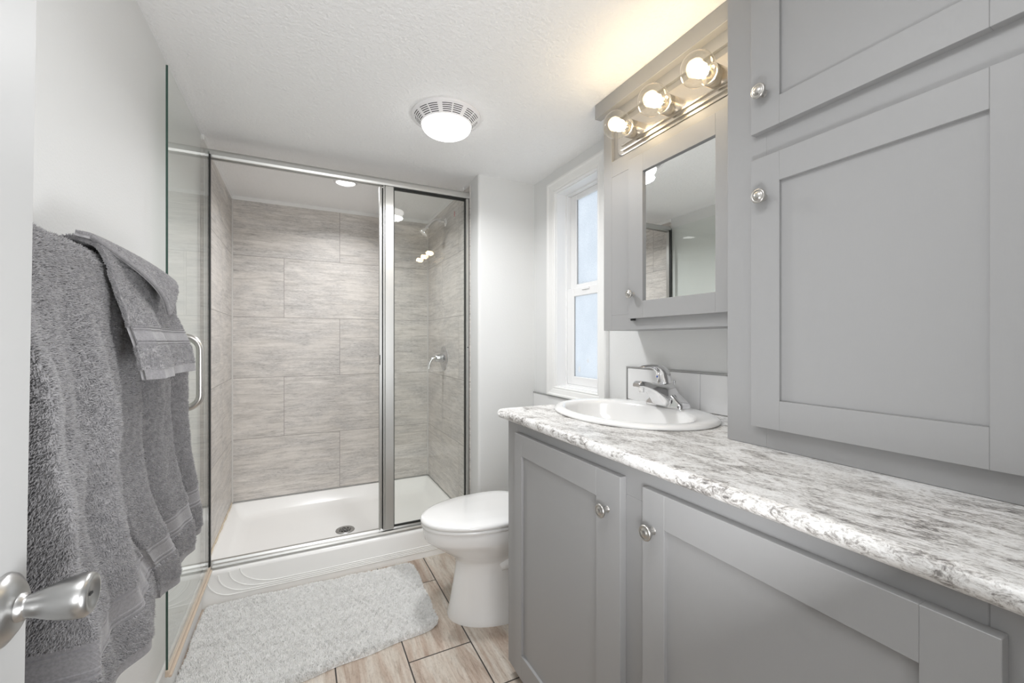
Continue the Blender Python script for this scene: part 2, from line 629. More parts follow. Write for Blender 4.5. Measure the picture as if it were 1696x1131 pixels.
def casing(win):
    # moulded picture-frame casing: profile swept round the opening with mitres
    prof = [(0.0, 0.0), (0.0, 0.010), (0.006, 0.014), (0.014, 0.012), (0.020, 0.015), (0.050, 0.019), (0.058, 0.024), (0.068, 0.024), (0.072, 0.018), (0.072, 0.0)]
    rings = []
    for cy, cz, sy, sz in ((WY0, WZ0, -1, -0.70), (WY1, WZ0, 1, -0.70), (WY1, WZ1, 1, 0.93), (WY0, WZ1, -1, 0.93), (WY0, WZ0, -1, -0.70)):
        rings.append([(XR - d, cy + sy * w, cz + sz * w) for w, d in prof])
    mb = MB()
    n = len(prof)
    for a, b in zip(rings[:-1], rings[1:]):
        mb.loft([a, b], True, False, False, 0, False)
    mb.build('window_casing', M['trim'], win)


casing(win)
mb = MB()   # jamb liner, two steps
for d0, d1, t in ((0.0, 0.058, 0.004), (0.058, 0.12, 0.013)):
    mb.box(XR + d0, XR + d1, WY0, WY0 + t, WZ0, WZ1).box(XR + d0, XR + d1, WY1 - t, WY1, WZ0, WZ1)
    mb.box(XR + d0, XR + d1, WY0 + t, WY1 - t, WZ0, WZ0 + t).box(XR + d0, XR + d1, WY0 + t, WY1 - t, WZ1 - t, WZ1)
mb.build('window_jamb', M['vinyl'], win)


def sash(x0, x1, y0, y1, z0, z1, s, top, bot, name):
    mb = MB()
    mb.box(x0, x1, y0, y0 + s, z0, z1, 0.003).box(x0, x1, y1 - s, y1, z0, z1, 0.003)
    mb.box(x0, x1, y0 + s, y1 - s, z0, z0 + bot, 0.003).box(x0, x1, y0 + s, y1 - s, z1 - top, z1, 0.003)
    o = mb.build(name, M['vinyl'], win)
    xm = (x0 + x1) / 2
    MB().box(xm - 0.002, xm + 0.002, y0 + s - 0.002, y1 - s + 0.002, z0 + bot - 0.002, z1 - top + 0.002).build('window_pane', M['frost'], o)
    g = MB()
    for a, b, c, d in ((y0 + s, y0 + s + 0.004, z0 + bot, z1 - top), (y1 - s - 0.004, y1 - s, z0 + bot, z1 - top)):
        g.box(xm - 0.005, xm - 0.002, a, b, c, d)
    g.build('glazing_seal', M['edge'], o)
    return o


sash(XR + 0.085, XR + 0.110, WY0 + 0.013, WY1 - 0.013, 1.475, WZ1 - 0.013, 0.052, 0.030, 0.036, 'upper_sash')
ls = sash(XR + 0.062, XR + 0.085, WY0 + 0.013, WY1 - 0.013, WZ0 + 0.013, 1.487, 0.060, 0.045, 0.045, 'lower_sash')
for y, z, a, b in ((1.838, 1.052, 0.008, 0.014), (1.765, 1.100, 0.006, 0.010)):
    MB().box(XR + 0.0703, XR + 0.0712, y - a, y + a, z - b, z + b).build('tape_mark', M['tape'], ls)
MB().box(XR + 0.055, XR + 0.062, 1.74, 1.80, 1.470, 1.482, 0.002).build('sash_latch', M['vinyl'], win)

# tile strip under the window
mb = MB().box(XR - 0.008, XR, 1.418, YN - 0.002, 0.78, 0.894, 0.001)
st = tag(mb.build('backsplash_strip', M['splash']), 'white tile strip on the wall under the window', 'backsplash')
MB().box(XR - 0.010, XR, 1.418, YN - 0.002, 0.894, 0.901).build('edge_trim', M['edge'], st)

# ------------------------------------------------------------------ room door (open, at the left edge)
dr = empty('door_1', (-0.268, YREAR, 0.01), 'white entrance door standing open at the left', 'door', kind='structure')


def lean(mb):
    mb.v = [(x + (z - 1.2) * 0.0125, y, z) for x, y, z in mb.v]
    return mb


mb = lean(MB().box(-0.285, -0.25, -0.118, 0.614, 0.012, 2.03, 0.0015))
slab = mb.build('door_slab', M['door'], dr)
KY, KZ = 0.572, 0.945
kx = -0.25 + (KZ - 1.2) * 0.0125
mb = MB().lathe([(0.0, 0.012), (0.018, 0.013), (0.024, 0.010), (0.032, 0.0045), (0.033, 0.001), (0.033, 0.0)], (kx, KY, KZ), (1, 0, 0), 40)
rose = mb.build('knob_rose', M['steel'], dr)
mb = MB()
rings = []
for d, ry, rz in ((0.008, 0.0135, 0.0135), (0.016, 0.0125, 0.0125), (0.0165, 0.0105, 0.0105), (0.020, 0.0105, 0.0105), (0.026, 0.013, 0.0125), (0.034, 0.017, 0.0155), (0.044, 0.0205, 0.0185), (0.054, 0.0225, 0.0205), (0.061, 0.0222, 0.0205), (0.065, 0.019, 0.018), (0.0655, 0.015, 0.0145), (0.063, 0.012, 0.012), (0.0625, 0.0001, 0.0001)):
    rings.append([(kx + d, KY + ry * math.cos(t), KZ + rz * math.sin(t)) for t in (2 * PI * k / 36 for k in range(36))])
mb.loft(rings, True, False, False)
kn = mb.build('door_knob', M['steel'], dr)
MB().box(kx + 0.0615, kx + 0.064, KY - 0.003, KY + 0.003, KZ - 0.001, KZ + 0.001).build('lock_slot', M['dark'], kn)

# ------------------------------------------------------------------ shower base
sb_ = empty('shower_pan', ((XL + XN) / 2, 2.75, 0), 'white acrylic shower pan with moulded curb under the glass enclosure', 'shower pan')
bx0, bx1, by0, by1 = XL + 0.0005, XN - 0.0005, 2.303, YB - 0.0005


def ring(ix0, ix1, iy0, iy1, z, r, z_back=None):
    pts = rrect(bx0 + ix0, bx1 - ix1, by0 + iy0, by1 - iy1, r, 6)
    return [(x, y, z) for x, y in pts]


mb = MB()
rings = [ring(0, 0, 0, 0, 0, 0.004), ring(0, 0, 0, 0, 0.02, 0.004), ring(0, 0, 0.004, 0, 0.14, 0.006), ring(0.001, 0.001, 0.006, 0.001, 0.152, 0.008), ring(0.006, 0.006, 0.014, 0.006, 0.157, 0.01),
         ring(0.022, 0.022, 0.085, 0.022, 0.158, 0.03), ring(0.028, 0.028, 0.092, 0.028, 0.155, 0.035), ring(0.060, 0.060, 0.112, 0.070, 0.100, 0.05), ring(0.085, 0.085, 0.135, 0.095, 0.084, 0.06), ring(0.13, 0.13, 0.17, 0.14, 0.080, 0.08), ring(0.50, 0.50, 0.32, 0.44, 0.074, 0.04)]
mb.loft(rings, True, True, True)
pan = mb.build('pan', M['acrylic'], sb_)
mb = MB()   # nested moulded curves on the curb front: down from the top at each end, running together along the bottom
yf = by0 - 0.0005


def fy(z):
    return by0 + 0.004 * max(0, (z - 0.02)) / 0.12 - 0.0005


for k in range(4):
    x0 = -0.378 + 0.042 * k
    zb = 0.036 + 0.0085 * k
    zt = 0.128 + 0.0075 * k
    wd = 0.10 + 0.022 * k
    pth = []
    for i in range(15):
        t = PI / 2 * i / 14
        x = x0 + wd * (1 - math.cos(t))
        z = zt - (zt - zb - 0.002) * math.sin(t)
        pth.append((x, fy(z), z))
    for x in (0.1, 0.3, 0.5, XN - 0.16):
        pth.append((x, fy(zb), zb))
    mb.tube(pth, 0.0030, 6)
mb.build('curb_moulding', M['acrylic'], sb_)
dc = (0.236, 2.69, 0.0745)
mb = MB().lathe([(0.0, 0.002), (0.034, 0.002), (0.040, 0.004), (0.052, 0.004), (0.054, 0.0)], dc, (0, 0, 1), 36)
dn = mb.build('drain', M['steel'], sb_)
mb = MB()
for r in (0.012, 0.022, 0.031):
    for k in range(8):
        a = k * PI / 4 + r * 30
        mb.tube([(dc[0] + r * math.cos(a + j * 0.1), dc[1] + r * math.sin(a + j * 0.1), dc[2] + 0.0025) for j in range(-2, 3)], 0.0018, 6)
mb.build('drain_slots', M['dark'], dn)

# ------------------------------------------------------------------ shower enclosure
en = empty('shower_enclosure', (0.25, 2.345, 0.158), 'silver framed shower enclosure with fixed pane and open glass door', 'shower enclosure')


def xsweep(prof, x0, x1):
    return MB().loft([[(x0, y, z) for y, z in prof], [(x1, y, z) for y, z in prof]], True, True, True, 0, False)


hp = [(2.318, 2.050)] + [(2.328 + 0.010 * math.cos(t), 2.064 + 0.013 * math.sin(t)) for t in np.linspace(PI, PI / 2, 6)] + [(2.360, 2.077), (2.368, 2.070), (2.368, 2.042), (2.350, 2.040), (2.350, 2.046), (2.334, 2.046), (2.334, 2.040), (2.322, 2.040)]
xsweep(hp, -0.386, 0.8865).build('header', M['alu'], en)
bp_ = [(2.322, 0.1585), (2.322, 0.168), (2.327, 0.176), (2.338, 0.179), (2.342, 0.189), (2.356, 0.190), (2.362, 0.180), (2.366, 0.1585)]
xsweep(bp_, XL + 0.011, 0.8865).build('bottom_rail', M['alu'], en)
MB().box(-0.396, -0.380, 2.332, 2.362, 0.190, 2.040, 0.002).build('wall_jamb', M['alu'], en)
MB().box(0.868, 0.8865, 2.326, 2.364, 0.190, 2.040, 0.003).build('wall_jamb', M['alu'], en)
mb = MB().box(0.404, 0.452, 2.324, 2.368, 0.185, 2.040, 0.003).box(0.396, 0.404, 2.330, 2.362, 0.185, 2.040, 0.001)
post = mb.build('strike_post', M['alu'], en)
mb = MB().box(0.376, 0.381, 2.328, 2.352, 0.188, 2.030, 0.001).box(0.376, 0.392, 2.346, 2.352, 0.188, 2.030)
mb.build('strike_channel', M['alu'], post)
mb = MB().box(0.392, 0.396, 2.340, 2.352, 0.188, 2.030).box(0.3768, 0.3802, 2.3265, 2.3282, 1.075, 1.128)
mb.build('magnet_seal', M['gasket'], post)
fp = MB().box(0.4525, 0.8675, 2.343, 2.348, 0.189, 2.0395).build('fixed_pane', M['glass_fix'], en)
mb = MB().box(0.4522, 0.4570, 2.338, 2.353, 0.189, 2.0395).box(0.8635, 0.8678, 2.338, 2.353, 0.189, 2.0395)
mb.box(0.457, 0.8635, 2.338, 2.353, 2.029, 2.0395).box(0.457, 0.8635, 2.338, 2.353, 0.189, 0.196)
mb.build('pane_gasket', M['gasket'], fp)
mb = MB()
for k in range(3):
    mb.tube([(0.800 + 0.006 * math.cos(t) * 0.6, 2.3425, 1.945 + 0.010 * (1 - k) + 0.005 * math.sin(t)) for t in np.linspace(-2.0, 2.0, 7)], 0.0009, 6)
mb.build('glass_stamp', M['red'], fp)
MB().lathe([(0.0, 0.0015), (0.003, 0.001), (0.0035, 0.0)], (0.878, 2.326, 1.165), (0, -1, 0), 14).build('jamb_screw', M['dark'], en)
# open glass door, swung out along the left wall
dx = -0.370
mb = MB()
gx0, gx1, gy0, gy1, gz0, gz1 = dx - 0.003, dx + 0.003, 1.640, 2.300, 0.178, 2.055
mb.box(gx0, gx1, gy0, gy1, gz0, gz1)
edge_faces = [i for i, f in enumerate(mb.f) if max(mb.v[j][1] for j in f) - min(mb.v[j][1] for j in f) < 1e-6]
for i in edge_faces:
    mb.mi[i] = 1
gd = mb.build('glass_door', [M['glass'], M['glass_edge']], en)
hx = -0.303
path = [(dx + 0.003, 1.738, 1.214)] + [(p.x, p.y, p.z) for p in arc((hx - 0.042, 1.738, 1.172), 0.042, PI / 2, 0, 8, (1, 0, 0), (0, 0, 1))] + \
       [(p.x, p.y, p.z) for p in arc((hx - 0.042, 1.738, 1.020), 0.042, 0, -PI / 2, 8, (1, 0, 0), (0, 0, 1))] + [(dx + 0.003, 1.738, 0.978)]
MB().tube(path, 0.0118, 20).build('door_handle', M['nickel'], gd)
mb = MB().box(dx - 0.0045, dx + 0.006, 1.636, 2.312, 0.163, 0.184, 0.002).box(dx + 0.003, dx + 0.012, 1.640, 2.312, 0.158, 0.167, 0.002)
mb.build('door_sweep', M['sweep'], gd)
MB().box(dx - 0.004, dx + 0.006, 2.298, 2.3175, 0.186, 2.045).build('hinge_seal', M['gasket'], gd)
MB().box(dx - 0.008, dx + 0.010, 2.312, 2.330, 0.172, 0.200, 0.003).build('pivot_block', M['alu'], gd)

# ------------------------------------------------------------------ shower fittings
sh = empty('showerhead', (XN - 0.006, 2.782, 2.019), 'chrome shower head on a bent arm behind the fixed pane', 'shower head')
wx = XN - 0.006
MB().lathe([(0.0, 0.009), (0.014, 0.009), (0.026, 0.005), (0.029, 0.0)], (wx, 2.782, 2.019), (-1, 0, 0), 28).build('flange', M['chrome'], sh)
pth = [(wx - 0.003, 2.782, 2.019), (wx - 0.05, 2.782, 2.026)] + [(wx - 0.05 - 0.01 * i, 2.782, 2.026 - 0.0011 * i * i) for i in range(1, 8)]
MB().tube(pth, 0.0095, 14).build('arm', M['chrome'], sh)
e = Vector(pth[-1])
dd = (Vector(pth[-1]) - Vector(pth[-2])).normalized()
MB().lathe([(0.010, -0.005), (0.014, 0.006), (0.014, 0.014), (0.011, 0.020), (0.022, 0.038), (0.030, 0.052), (0.031, 0.060), (0.028, 0.063), (0.0, 0.062)], e, dd, 28).build('spray_head', M['chrome'], sh)
sv = empty('shower_valve', (wx, 2.815, 1.085), 'chrome single-lever valve on the right tiled wall of the shower', 'shower valve')
MB().lathe([(0.0, 0.016), (0.03, 0.016), (0.062, 0.010), (0.082, 0.004), (0.085, 0.0)], (wx, 2.815, 1.085), (-1, 0, 0), 40).build('escutcheon', M['dull_chrome'], sv)
MB().lathe([(0.030, 0.012), (0.028, 0.03), (0.024, 0.055), (0.020, 0.064), (0.0, 0.066)], (wx, 2.815, 1.085), (-1, 0, 0), 28).build('valve_hub', M['dull_chrome'], sv)
MB().tube([(wx - 0.055, 2.815, 1.090), (wx - 0.075, 2.815, 1.085), (wx - 0.095, 2.813, 1.068), (wx - 0.105, 2.811, 1.045), (wx - 0.110, 2.809, 1.015)], [0.014, 0.014, 0.012, 0.009, 0.007], 14).build('lever', M['chrome'], sv)

# ------------------------------------------------------------------ ceiling lights
LX, LY = 0.546, 1.698
cl = empty('ceiling_fan_light', (LX, LY, H), 'round white ceiling fan light with slotted grille above the toilet', 'ceiling light')
mb = MB()
R0, R1, Z0_, Z1_ = 0.1385, 0.102, H - 0.010, H - 0.040
bands = [0.0, 0.14, 0.20, 0.30, 0.36, 0.46, 0.52, 0.62, 0.68, 0.78, 0.84, 1.0]
NA = 128


def cpt(u, k, off=0.0):
    a = 2 * PI * k / NA + 0.25
    r = R0 + (R1 - R0) * u - off * 0.6
    z = Z0_ + (Z1_ - Z0_) * u ** 1.15 + off
    return (LX + r * math.cos(a), LY + r * math.sin(a), z)


fv, ff = [], []
idx = {}


def vid(i, k):
    key = (i, k % NA)
    if key not in idx:
        idx[key] = len(fv)
        fv.append(cpt(bands[i], k % NA))
    return idx[key]


for i in range(len(bands) - 1):
    for k in range(NA):
        if i % 2 == 1 and 2 <= k % 16 < 15 and k % 16 != 8:
            continue
        ff.append((vid(i, k), vid(i, k + 1), vid(i + 1, k + 1), vid(i + 1, k)))
mb.add(fv, ff, 0, True)
mb.lathe([(R0 + 0.004, 0.0), (R0 + 0.006, 0.004), (R0 + 0.004, 0.009), (R0, 0.010)], (LX, LY, H), (0, 0, -1), 64)
grille = mb.build('grille', M['plastic'], cl)
MB().lathe([(R0 - 0.006, 0.004), (R0 - 0.016, 0.014), (R1 - 0.010, 0.030), (R1 - 0.004, 0.036)], (LX, LY, H), (0, 0, -1), 64).build('housing', M['dark'], cl)
prof = [(0.102, 0.036), (0.1025, 0.041)] + [(0.102 * math.cos(t) ** 0.8, 0.041 + 0.040 * math.sin(t)) for t in np.linspace(0.12, PI / 2 - 0.02, 12)]
MB().lathe(prof, (LX, LY, H), (0, 0, -1), 64, cap1=True).build('lens', M['lens'], cl)
lamp('ceiling_lamp_glow', 'AREA', (LX, LY, H - 0.0835), P_CEIL, (0.99, 0.997, 1.01), 0.19, (0, 0, 0), None, 160)
SX, SY = 0.236, 2.655
sl = empty('shower_light', (SX, SY, H), 'small round white light in the ceiling over the shower', 'ceiling light')
MB().lathe([(0.066, 0.0), (0.065, 0.006), (0.060, 0.010), (0.055, 0.012), (0.052, 0.004)], (SX, SY, H), (0, 0, -1), 40).build('trim_ring', M['plastic'], sl)
MB().lathe([(0.054, 0.006), (0.045, 0.0085), (0.03, 0.0095), (0.0, 0.010)], (SX, SY, H), (0, 0, -1), 40).build('lens', M['lens_s'], sl)
lamp('shower_lamp_glow', 'AREA', (SX, SY, H - 0.0135), P_SHOWER, (0.99, 0.997, 1.01), 0.09, (0, 0, 0), None, 150)


# ------------------------------------------------------------------ cabinets
def shaker(name, parent, xf, y0, y1, z0, z1, sl_, sr, rt, rb, thick=0.019, panel=True, mat=None):
    """y1 is the far (left in the picture) edge; xf the front plane"""
    b = 0.0007
    mb = MB()
    mb.box(xf, xf + thick, y1 - sl_, y1, z0, z1, b).box(xf, xf + thick, y0, y0 + sr, z0, z1, b)
    mb.box(xf, xf + thick, y0 + sr, y1 - sl_, z0, z0 + rb, b).box(xf, xf + thick, y0 + sr, y1 - sl_, z1 - rt, z1, b)
    if panel:
        mb.box(xf + 0.0085, xf + thick - 0.002, y0 + sr - 0.004, y1 - sl_ + 0.004, z0 + rb - 0.004, z1 - rt + 0.004)
    return mb.build(name, mat or M['cab'], parent)


def knob(parent, x, y, z, r=0.0165):
    mb = MB().lathe([(0.008, 0.0), (0.0065, 0.003), (0.0055, 0.010), (0.007, 0.015), (r * 0.95, 0.0185), (r, 0.0215), (r * 0.94, 0.0245), (r * 0.78, 0.0256), (r * 0.70, 0.0240), (r * 0.62, 0.0243), (r * 0.50, 0.0268), (r * 0.28, 0.0282), (0.0, 0.0285)], (x, y, z), (-1, 0, 0), 32)
    return mb.build('knob', M['nickel'], parent)


# vanity
VF = 0.672
va = empty('vanity_cabinet', (0.96, 0.62, 0), 'grey shaker vanity base cabinet under the speckled countertop', 'cabinet')
mb = MB()
fb = 0.0010
V0, V1 = YREAR, 1.366
mb.box(VF + 0.019, XR - 0.0005, V0, V1, 0.047, 0.780)           # box (lower, leaves room for the basin)
mb.box(VF + 0.019, XR - 0.0005, V0, V0 + 0.02, 0.780, 0.922).box(VF + 0.019, XR - 0.0005, V1 - 0.018, V1, 0.780, 0.922)
mb.box(0.735, XR - 0.0005, V0, V1 - 0.004, 0.0, 0.047)
mb.build('carcass', M['cab'], va)
mb = MB()
mb.box(VF, VF + 0.019, V1 - 0.075, V1, 0.047, 0.922, fb).box(VF, VF + 0.019, 0.668, 0.768, 0.047, 0.848, fb).box(VF, VF + 0.019, 0.110, 0.176, 0.047, 0.922, fb)
mb.box(VF, VF + 0.019, 0.176, V1 - 0.075, 0.848, 0.922, fb).box(VF, VF + 0.019, 0.176, 0.668, 0.047, 0.10, fb).box(VF, VF + 0.019, 0.768, V1 - 0.075, 0.047, 0.10, fb)
mb.box(VF, VF + 0.019, V0, 0.110, 0.047, 0.922, fb)
mb.build('face_frame', M['cab'], va)
d1 = shaker('door', va, 0.653, 0.7486, 1.2813, 0.077, 0.889, 0.050, 0.088, 0.070, 0.080)
knob(d1, 0.653, 0.7935, 0.800)
d2 = shaker('door', va, 0.653, 0.162, 0.678, 0.077, 0.889, 0.060, 0.066, 0.070, 0.080)
knob(d2, 0.653, 0.648, 0.807)

# countertop with a bullnose edge and a hole for the sink
SCX, SCY, SA, SB = 1.008, 1.107, 0.236, 0.306
ZT = 0.954
RN = 0.016
Cx, Cy = 0.640 + RN, 1.413 - RN
mb = MB()
path = [((Cx, V0), (-1, 0))]
for yy in np.linspace(V0, Cy - 0.01, 20)[1:]:
    path.append(((Cx, yy), (-1, 0)))
for i in range(7):
    t = PI - PI / 2 * i / 6
    path.append(((Cx + 0.01 + 0.01 * math.cos(t), Cy - 0.01 + 0.01 * math.sin(t)), (math.cos(t), math.sin(t))))
path.append(((XR - 0.0005, Cy), (0, 1)))
rings = []
for (px, py), (nx, ny) in path:
    rings.append([(px + nx * RN * math.cos(a), py + ny * RN * math.cos(a), ZT - RN + RN * math.sin(a)) for a in np.linspace(-PI / 2, PI / 2, 12)])
mb.loft(rings, False, False, False)
for z in (ZT, ZT - 2 * RN):
    bm = bmesh.new()
    outer = [bm.verts.new((p[0], p[1], z)) for p, _ in path] + [bm.verts.new((XR - 0.0005, V0, z))]
    inner = [bm.verts.new((SCX + (SA - 0.02) * math.cos(t), SCY + (SB - 0.02) * math.sin(t), z)) for t in (2 * PI * k / 64 for k in range(64))]
    ed = [bm.edges.new((l[i], l[(i + 1) % len(l)])) for l in (outer, inner) for i in range(len(l))]
    bmesh.ops.triangle_fill(bm, use_beauty=True, edges=ed)
    mb.take(bm)
rr = [[(SCX + (SA - 0.02) * math.cos(t), SCY + (SB - 0.02) * math.sin(t), z) for t in (2 * PI * k / 64 for k in range(64))] for z in (ZT, ZT - 2 * RN)]
mb.loft(rr, True, False, False)
mb.box(XR - 0.001, XR - 0.0005, V0, Cy, ZT - 2 * RN, ZT)
tag(mb.build('countertop', M['counter'], fix=False), 'speckled grey and white stone-look countertop on the vanity', 'countertop')


# sink
def ell(cx, cy, a, b, z, n=72, tilt=0.0):
    return [(cx + a * math.cos(t), cy + b * math.sin(t), z + tilt * math.cos(t)) for t in (2 * PI * k / n for k in range(n))]


mb = MB()
BX = SCX - 0.028
rings = [ell(SCX, SCY, SA - 0.004, SB - 0.004, ZT + 0.0004), ell(SCX, SCY, SA, SB, ZT + 0.003), ell(SCX, SCY, SA - 0.002, SB - 0.002, ZT + 0.008), ell(SCX, SCY, SA - 0.012, SB - 0.012, ZT + 0.0135), ell(SCX - 0.004, SCY, SA - 0.028, SB - 0.028, ZT + 0.0155),
         ell(BX, SCY, 0.176, 0.262, ZT + 0.0145), ell(BX, SCY, 0.168, 0.252, ZT + 0.010), ell(BX, SCY, 0.162, 0.245, ZT - 0.002), ell(BX, SCY, 0.153, 0.234, ZT - 0.035), ell(BX + 0.004, SCY, 0.130, 0.195, ZT - 0.085), ell(BX + 0.008, SCY, 0.095, 0.14, ZT - 0.120), ell(BX + 0.01, SCY, 0.04, 0.05, ZT - 0.134), ell(BX + 0.01, SCY, 0.022, 0.022, ZT - 0.137)]
mb.loft(rings, True, False, True)
sk = tag(mb.build('sink', M['porcelain'], fix=False), 'white oval drop-in basin set in the speckled countertop', 'sink')
MB().lathe([(0.0, 0.003), (0.018, 0.003), (0.022, 0.0)], (BX + 0.01, SCY, ZT - 0.137), (0, 0, 1), 24).build('sink_drain', M['chrome'], sk)

# faucet
FX, FY, FZ = 1.178, 1.100, ZT + 0.0155
fa = empty('faucet', (FX, FY, FZ), 'chrome single-lever faucet with a blue dot on the sink rim', 'faucet')
mb = MB()


def pl(z, hx, hy, cx=FX, r=0.5):
    rad = min(hx, hy) * r
    return [(cx + a, FY + b, z) for a, b in rrect(-hx, hx, -hy, hy, rad, 8)]


mb.loft([pl(FZ - 0.002, 0.030, 0.084), pl(FZ + 0.010, 0.030, 0.084), pl(FZ + 0.016, 0.0285, 0.080), pl(FZ + 0.026, 0.028, 0.066), pl(FZ + 0.034, 0.028, 0.056), pl(FZ + 0.046, 0.0285, 0.042, FX - 0.004), pl(FZ + 0.060, 0.0285, 0.032, FX - 0.008), pl(FZ + 0.074, 0.028, 0.0275, FX - 0.011, 0.9), pl(FZ + 0.086, 0.027, 0.0255, FX - 0.013, 0.95)], True, True, True)
mb.build('base', M['chrome'], fa)
mb = MB()
rings = []
for x, zt, zb, w in ((1.172, 0.084, -0.001, 0.044), (1.146, 0.083, -0.001, 0.042), (1.133, 0.083, 0.008, 0.038), (1.118, 0.083, 0.030, 0.033), (1.100, 0.085, 0.049, 0.028), (1.080, 0.089, 0.061, 0.0245), (1.060, 0.093, 0.069, 0.022), (1.044, 0.0945, 0.074, 0.020), (1.036, 0.092, 0.074, 0.0185), (1.031, 0.086, 0.075, 0.016)):
    rings.append([(x, FY + a, FZ + b) for a, b in rrect(-w, w, zb, zt, min(w, (zt - zb) / 2) * 0.55, 5)])
mb.loft(rings, True, True, True)
mb.build('spout', M['chrome'], fa)
MB().lathe([(0.0115, 0.0), (0.0115, 0.006), (0.0100, 0.0065), (0.0100, 0.020), (0.0085, 0.022), (0.0, 0.022)], (1.055, FY, FZ + 0.076), (0, 0, -1), 20).build('aerator', M['chrome'], fa)
mb = MB()
rings = [(1.163, FZ + 0.086, 0.0265, 0.0255), (1.161, FZ + 0.100, 0.0275, 0.026), (1.155, FZ + 0.116, 0.026, 0.0245), (1.145, FZ + 0.129, 0.0205, 0.022), (1.130, FZ + 0.138, 0.0135, 0.019), (1.112, FZ + 0.1425, 0.0085, 0.0165), (1.090, FZ + 0.1445, 0.0055, 0.015), (1.072, FZ + 0.1440, 0.0045, 0.0145), (1.060, FZ + 0.1425, 0.0038, 0.013), (1.055, FZ + 0.1415, 0.002, 0.009)]
R3 = []
for i, (x, z, th, w) in enumerate(rings):
    p0, p1 = rings[max(i - 1, 0)], rings[min(i + 1, len(rings) - 1)]
    d = Vector((p1[0] - p0[0], p1[1] - p0[1])).normalized()
    nx, nz = -d.y, d.x
    R3.append([(x + nx * th * math.sin(t), FY + w * math.cos(t), z + nz * th * math.sin(t)) for t in (2 * PI * k / 28 for k in range(28))])
mb.loft(R3, True, True, True)
lv = mb.build('lever', M['chrome'], fa)
MB().lathe([(0.0, 0.002), (0.0042, 0.0015), (0.0048, -0.002)], (1.1335, FY + 0.004, FZ + 0.106), (-1, 0.25, 0.1), 16).build('blue_dot', M['blue'], lv)
MB().lathe([(0.003, 0.0), (0.003, 0.050), (0.004, 0.054), (0.0075, 0.066), (0.0065, 0.069), (0.0, 0.069)], (FX + 0.030, FY - 0.002, FZ + 0.020), (0.03, 0, 1), 14).build('lift_rod', M['chrome'], fa)

# backsplash behind the sink
BT = 1.094
mb = MB().box(XR - 0.006, XR, 0.706, 1.385, ZT + 0.0005, BT - 0.004, mi=1)
for a, b in ((1.0195, 1.381), (0.706, 1.0165)):
    mb.box(XR - 0.009, XR - 0.001, a, b, ZT + 0.002, BT - 0.007, 0.0012)
bs = tag(mb.build('backsplash', [M['splash'], M['grout']]), 'low white tile backsplash behind the faucet', 'backsplash')
mb = MB().box(XR - 0.0105, XR, 0.706, 1.389, BT - 0.006, BT, 0.0006).box(XR - 0.0105, XR, 1.383, 1.389, ZT + 0.0005, BT - 0.006, 0.0006)
mb.build('edge_trim', M['edge'], bs)

# tall cabinet standing on the counter
TF = 0.963
ta = empty('linen_cabinet', (1.11, 0.29, ZT), 'tall grey shaker wall cabinet standing on the countertop', 'cabinet')
T0, T1 = YREAR, 0.704
mb = MB().box(TF + 0.019, XR - 0.0005, T0, T1, ZT + 0.0005, H - 0.0005)
mb.build('carcass', M['cab'], ta)
mb = MB().box(TF, TF + 0.019, 0.604, T1, ZT + 0.0005, H - 0.0005, 0.0008)
mb.box(TF, TF + 0.019, 0.13, 0.604, ZT + 0.0005, 1.03, 0.0008).box(TF, TF + 0.019, 0.13, 0.604, 1.60, 1.71, 0.0008).box(TF, TF + 0.019, 0.13, 0.604, 2.06, H - 0.0005, 0.0008)
mb.box(TF, TF + 0.019, T0, 0.13, ZT + 0.0005, H - 0.0005, 0.0008)
mb.build('face_frame', M['cab'], ta)
TD = 0.9447
t1 = shaker('door', ta, TD, 0.180, 0.6303, 1.0024, 1.6223, 0.0656, 0.0672, 0.0648, 0.0653)
knob(t1, TD, 0.5985, 1.5285)
t2 = shaker('door', ta, TD, 0.180, 0.6303, 1.6829, 2.10, 0.0656, 0.0672, 0.0648, 0.0630)
knob(t2, TD, 0.5985, 1.7660)

# mirror cabinet
MF = 1.079
mc = empty('mirror_cabinet', (1.16, 1.02, 1.243), 'grey wall cabinet with a mirror door above the sink', 'cabinet')
mb = MB().box(MF + 0.014, XR - 0.0005, 0.7045, 1.332, 1.243, H - 0.0005)
mb.build('carcass', M['cab'], mc)
mb = MB()
mb.box(MF, MF + 0.014, 1.285, 1.332, 1.243, H - 0.0005, 0.0008).box(MF, MF + 0.014, 0.7045, 0.722, 1.243, H - 0.0005, 0.0008)
mb.box(MF, MF + 0.014, 0.722, 1.285, 2.047, H - 0.0005, 0.0008).box(MF, MF + 0.014, 0.722, 1.285, 1.835, 1.896, 0.0008)
mb.box(MF, MF + 0.014, 0.722, 1.285, 1.243, 1.300, 0.0008).box(MF, MF + 0.014, 1.15, 1.285, 1.300, 1.835, 0.0008).box(MF, MF + 0.014, 0.722, 0.76, 1.300, 1.835, 0.0008)
mb.build('face_frame', M['cab'], mc)
MB().box(1.049, MF, 0.7045, 1.350, 2.0845, H - 0.0005, 0.001).build('crown_board', M['cab'], mc)
MD = 1.060
md = shaker('door', mc, MD, 0.7427, 1.1708, 1.2825, 1.8547, 0.0706, 0.0706, 0.0624, 0.0598, panel=False)
MB().box(MD + 0.0085, MD + 0.0125, 0.8133 - 0.004, 1.1002 + 0.004, 1.3423 - 0.004, 1.7923 + 0.004).build('mirror', M['mirror'], md)
knob(md, MD, 1.146, 1.368, 0.015)
MB().box(MD + 0.006, MD + 0.016, 1.150, 1.166, 1.2755, 1.2822).build('hinge', M['dark'], md)

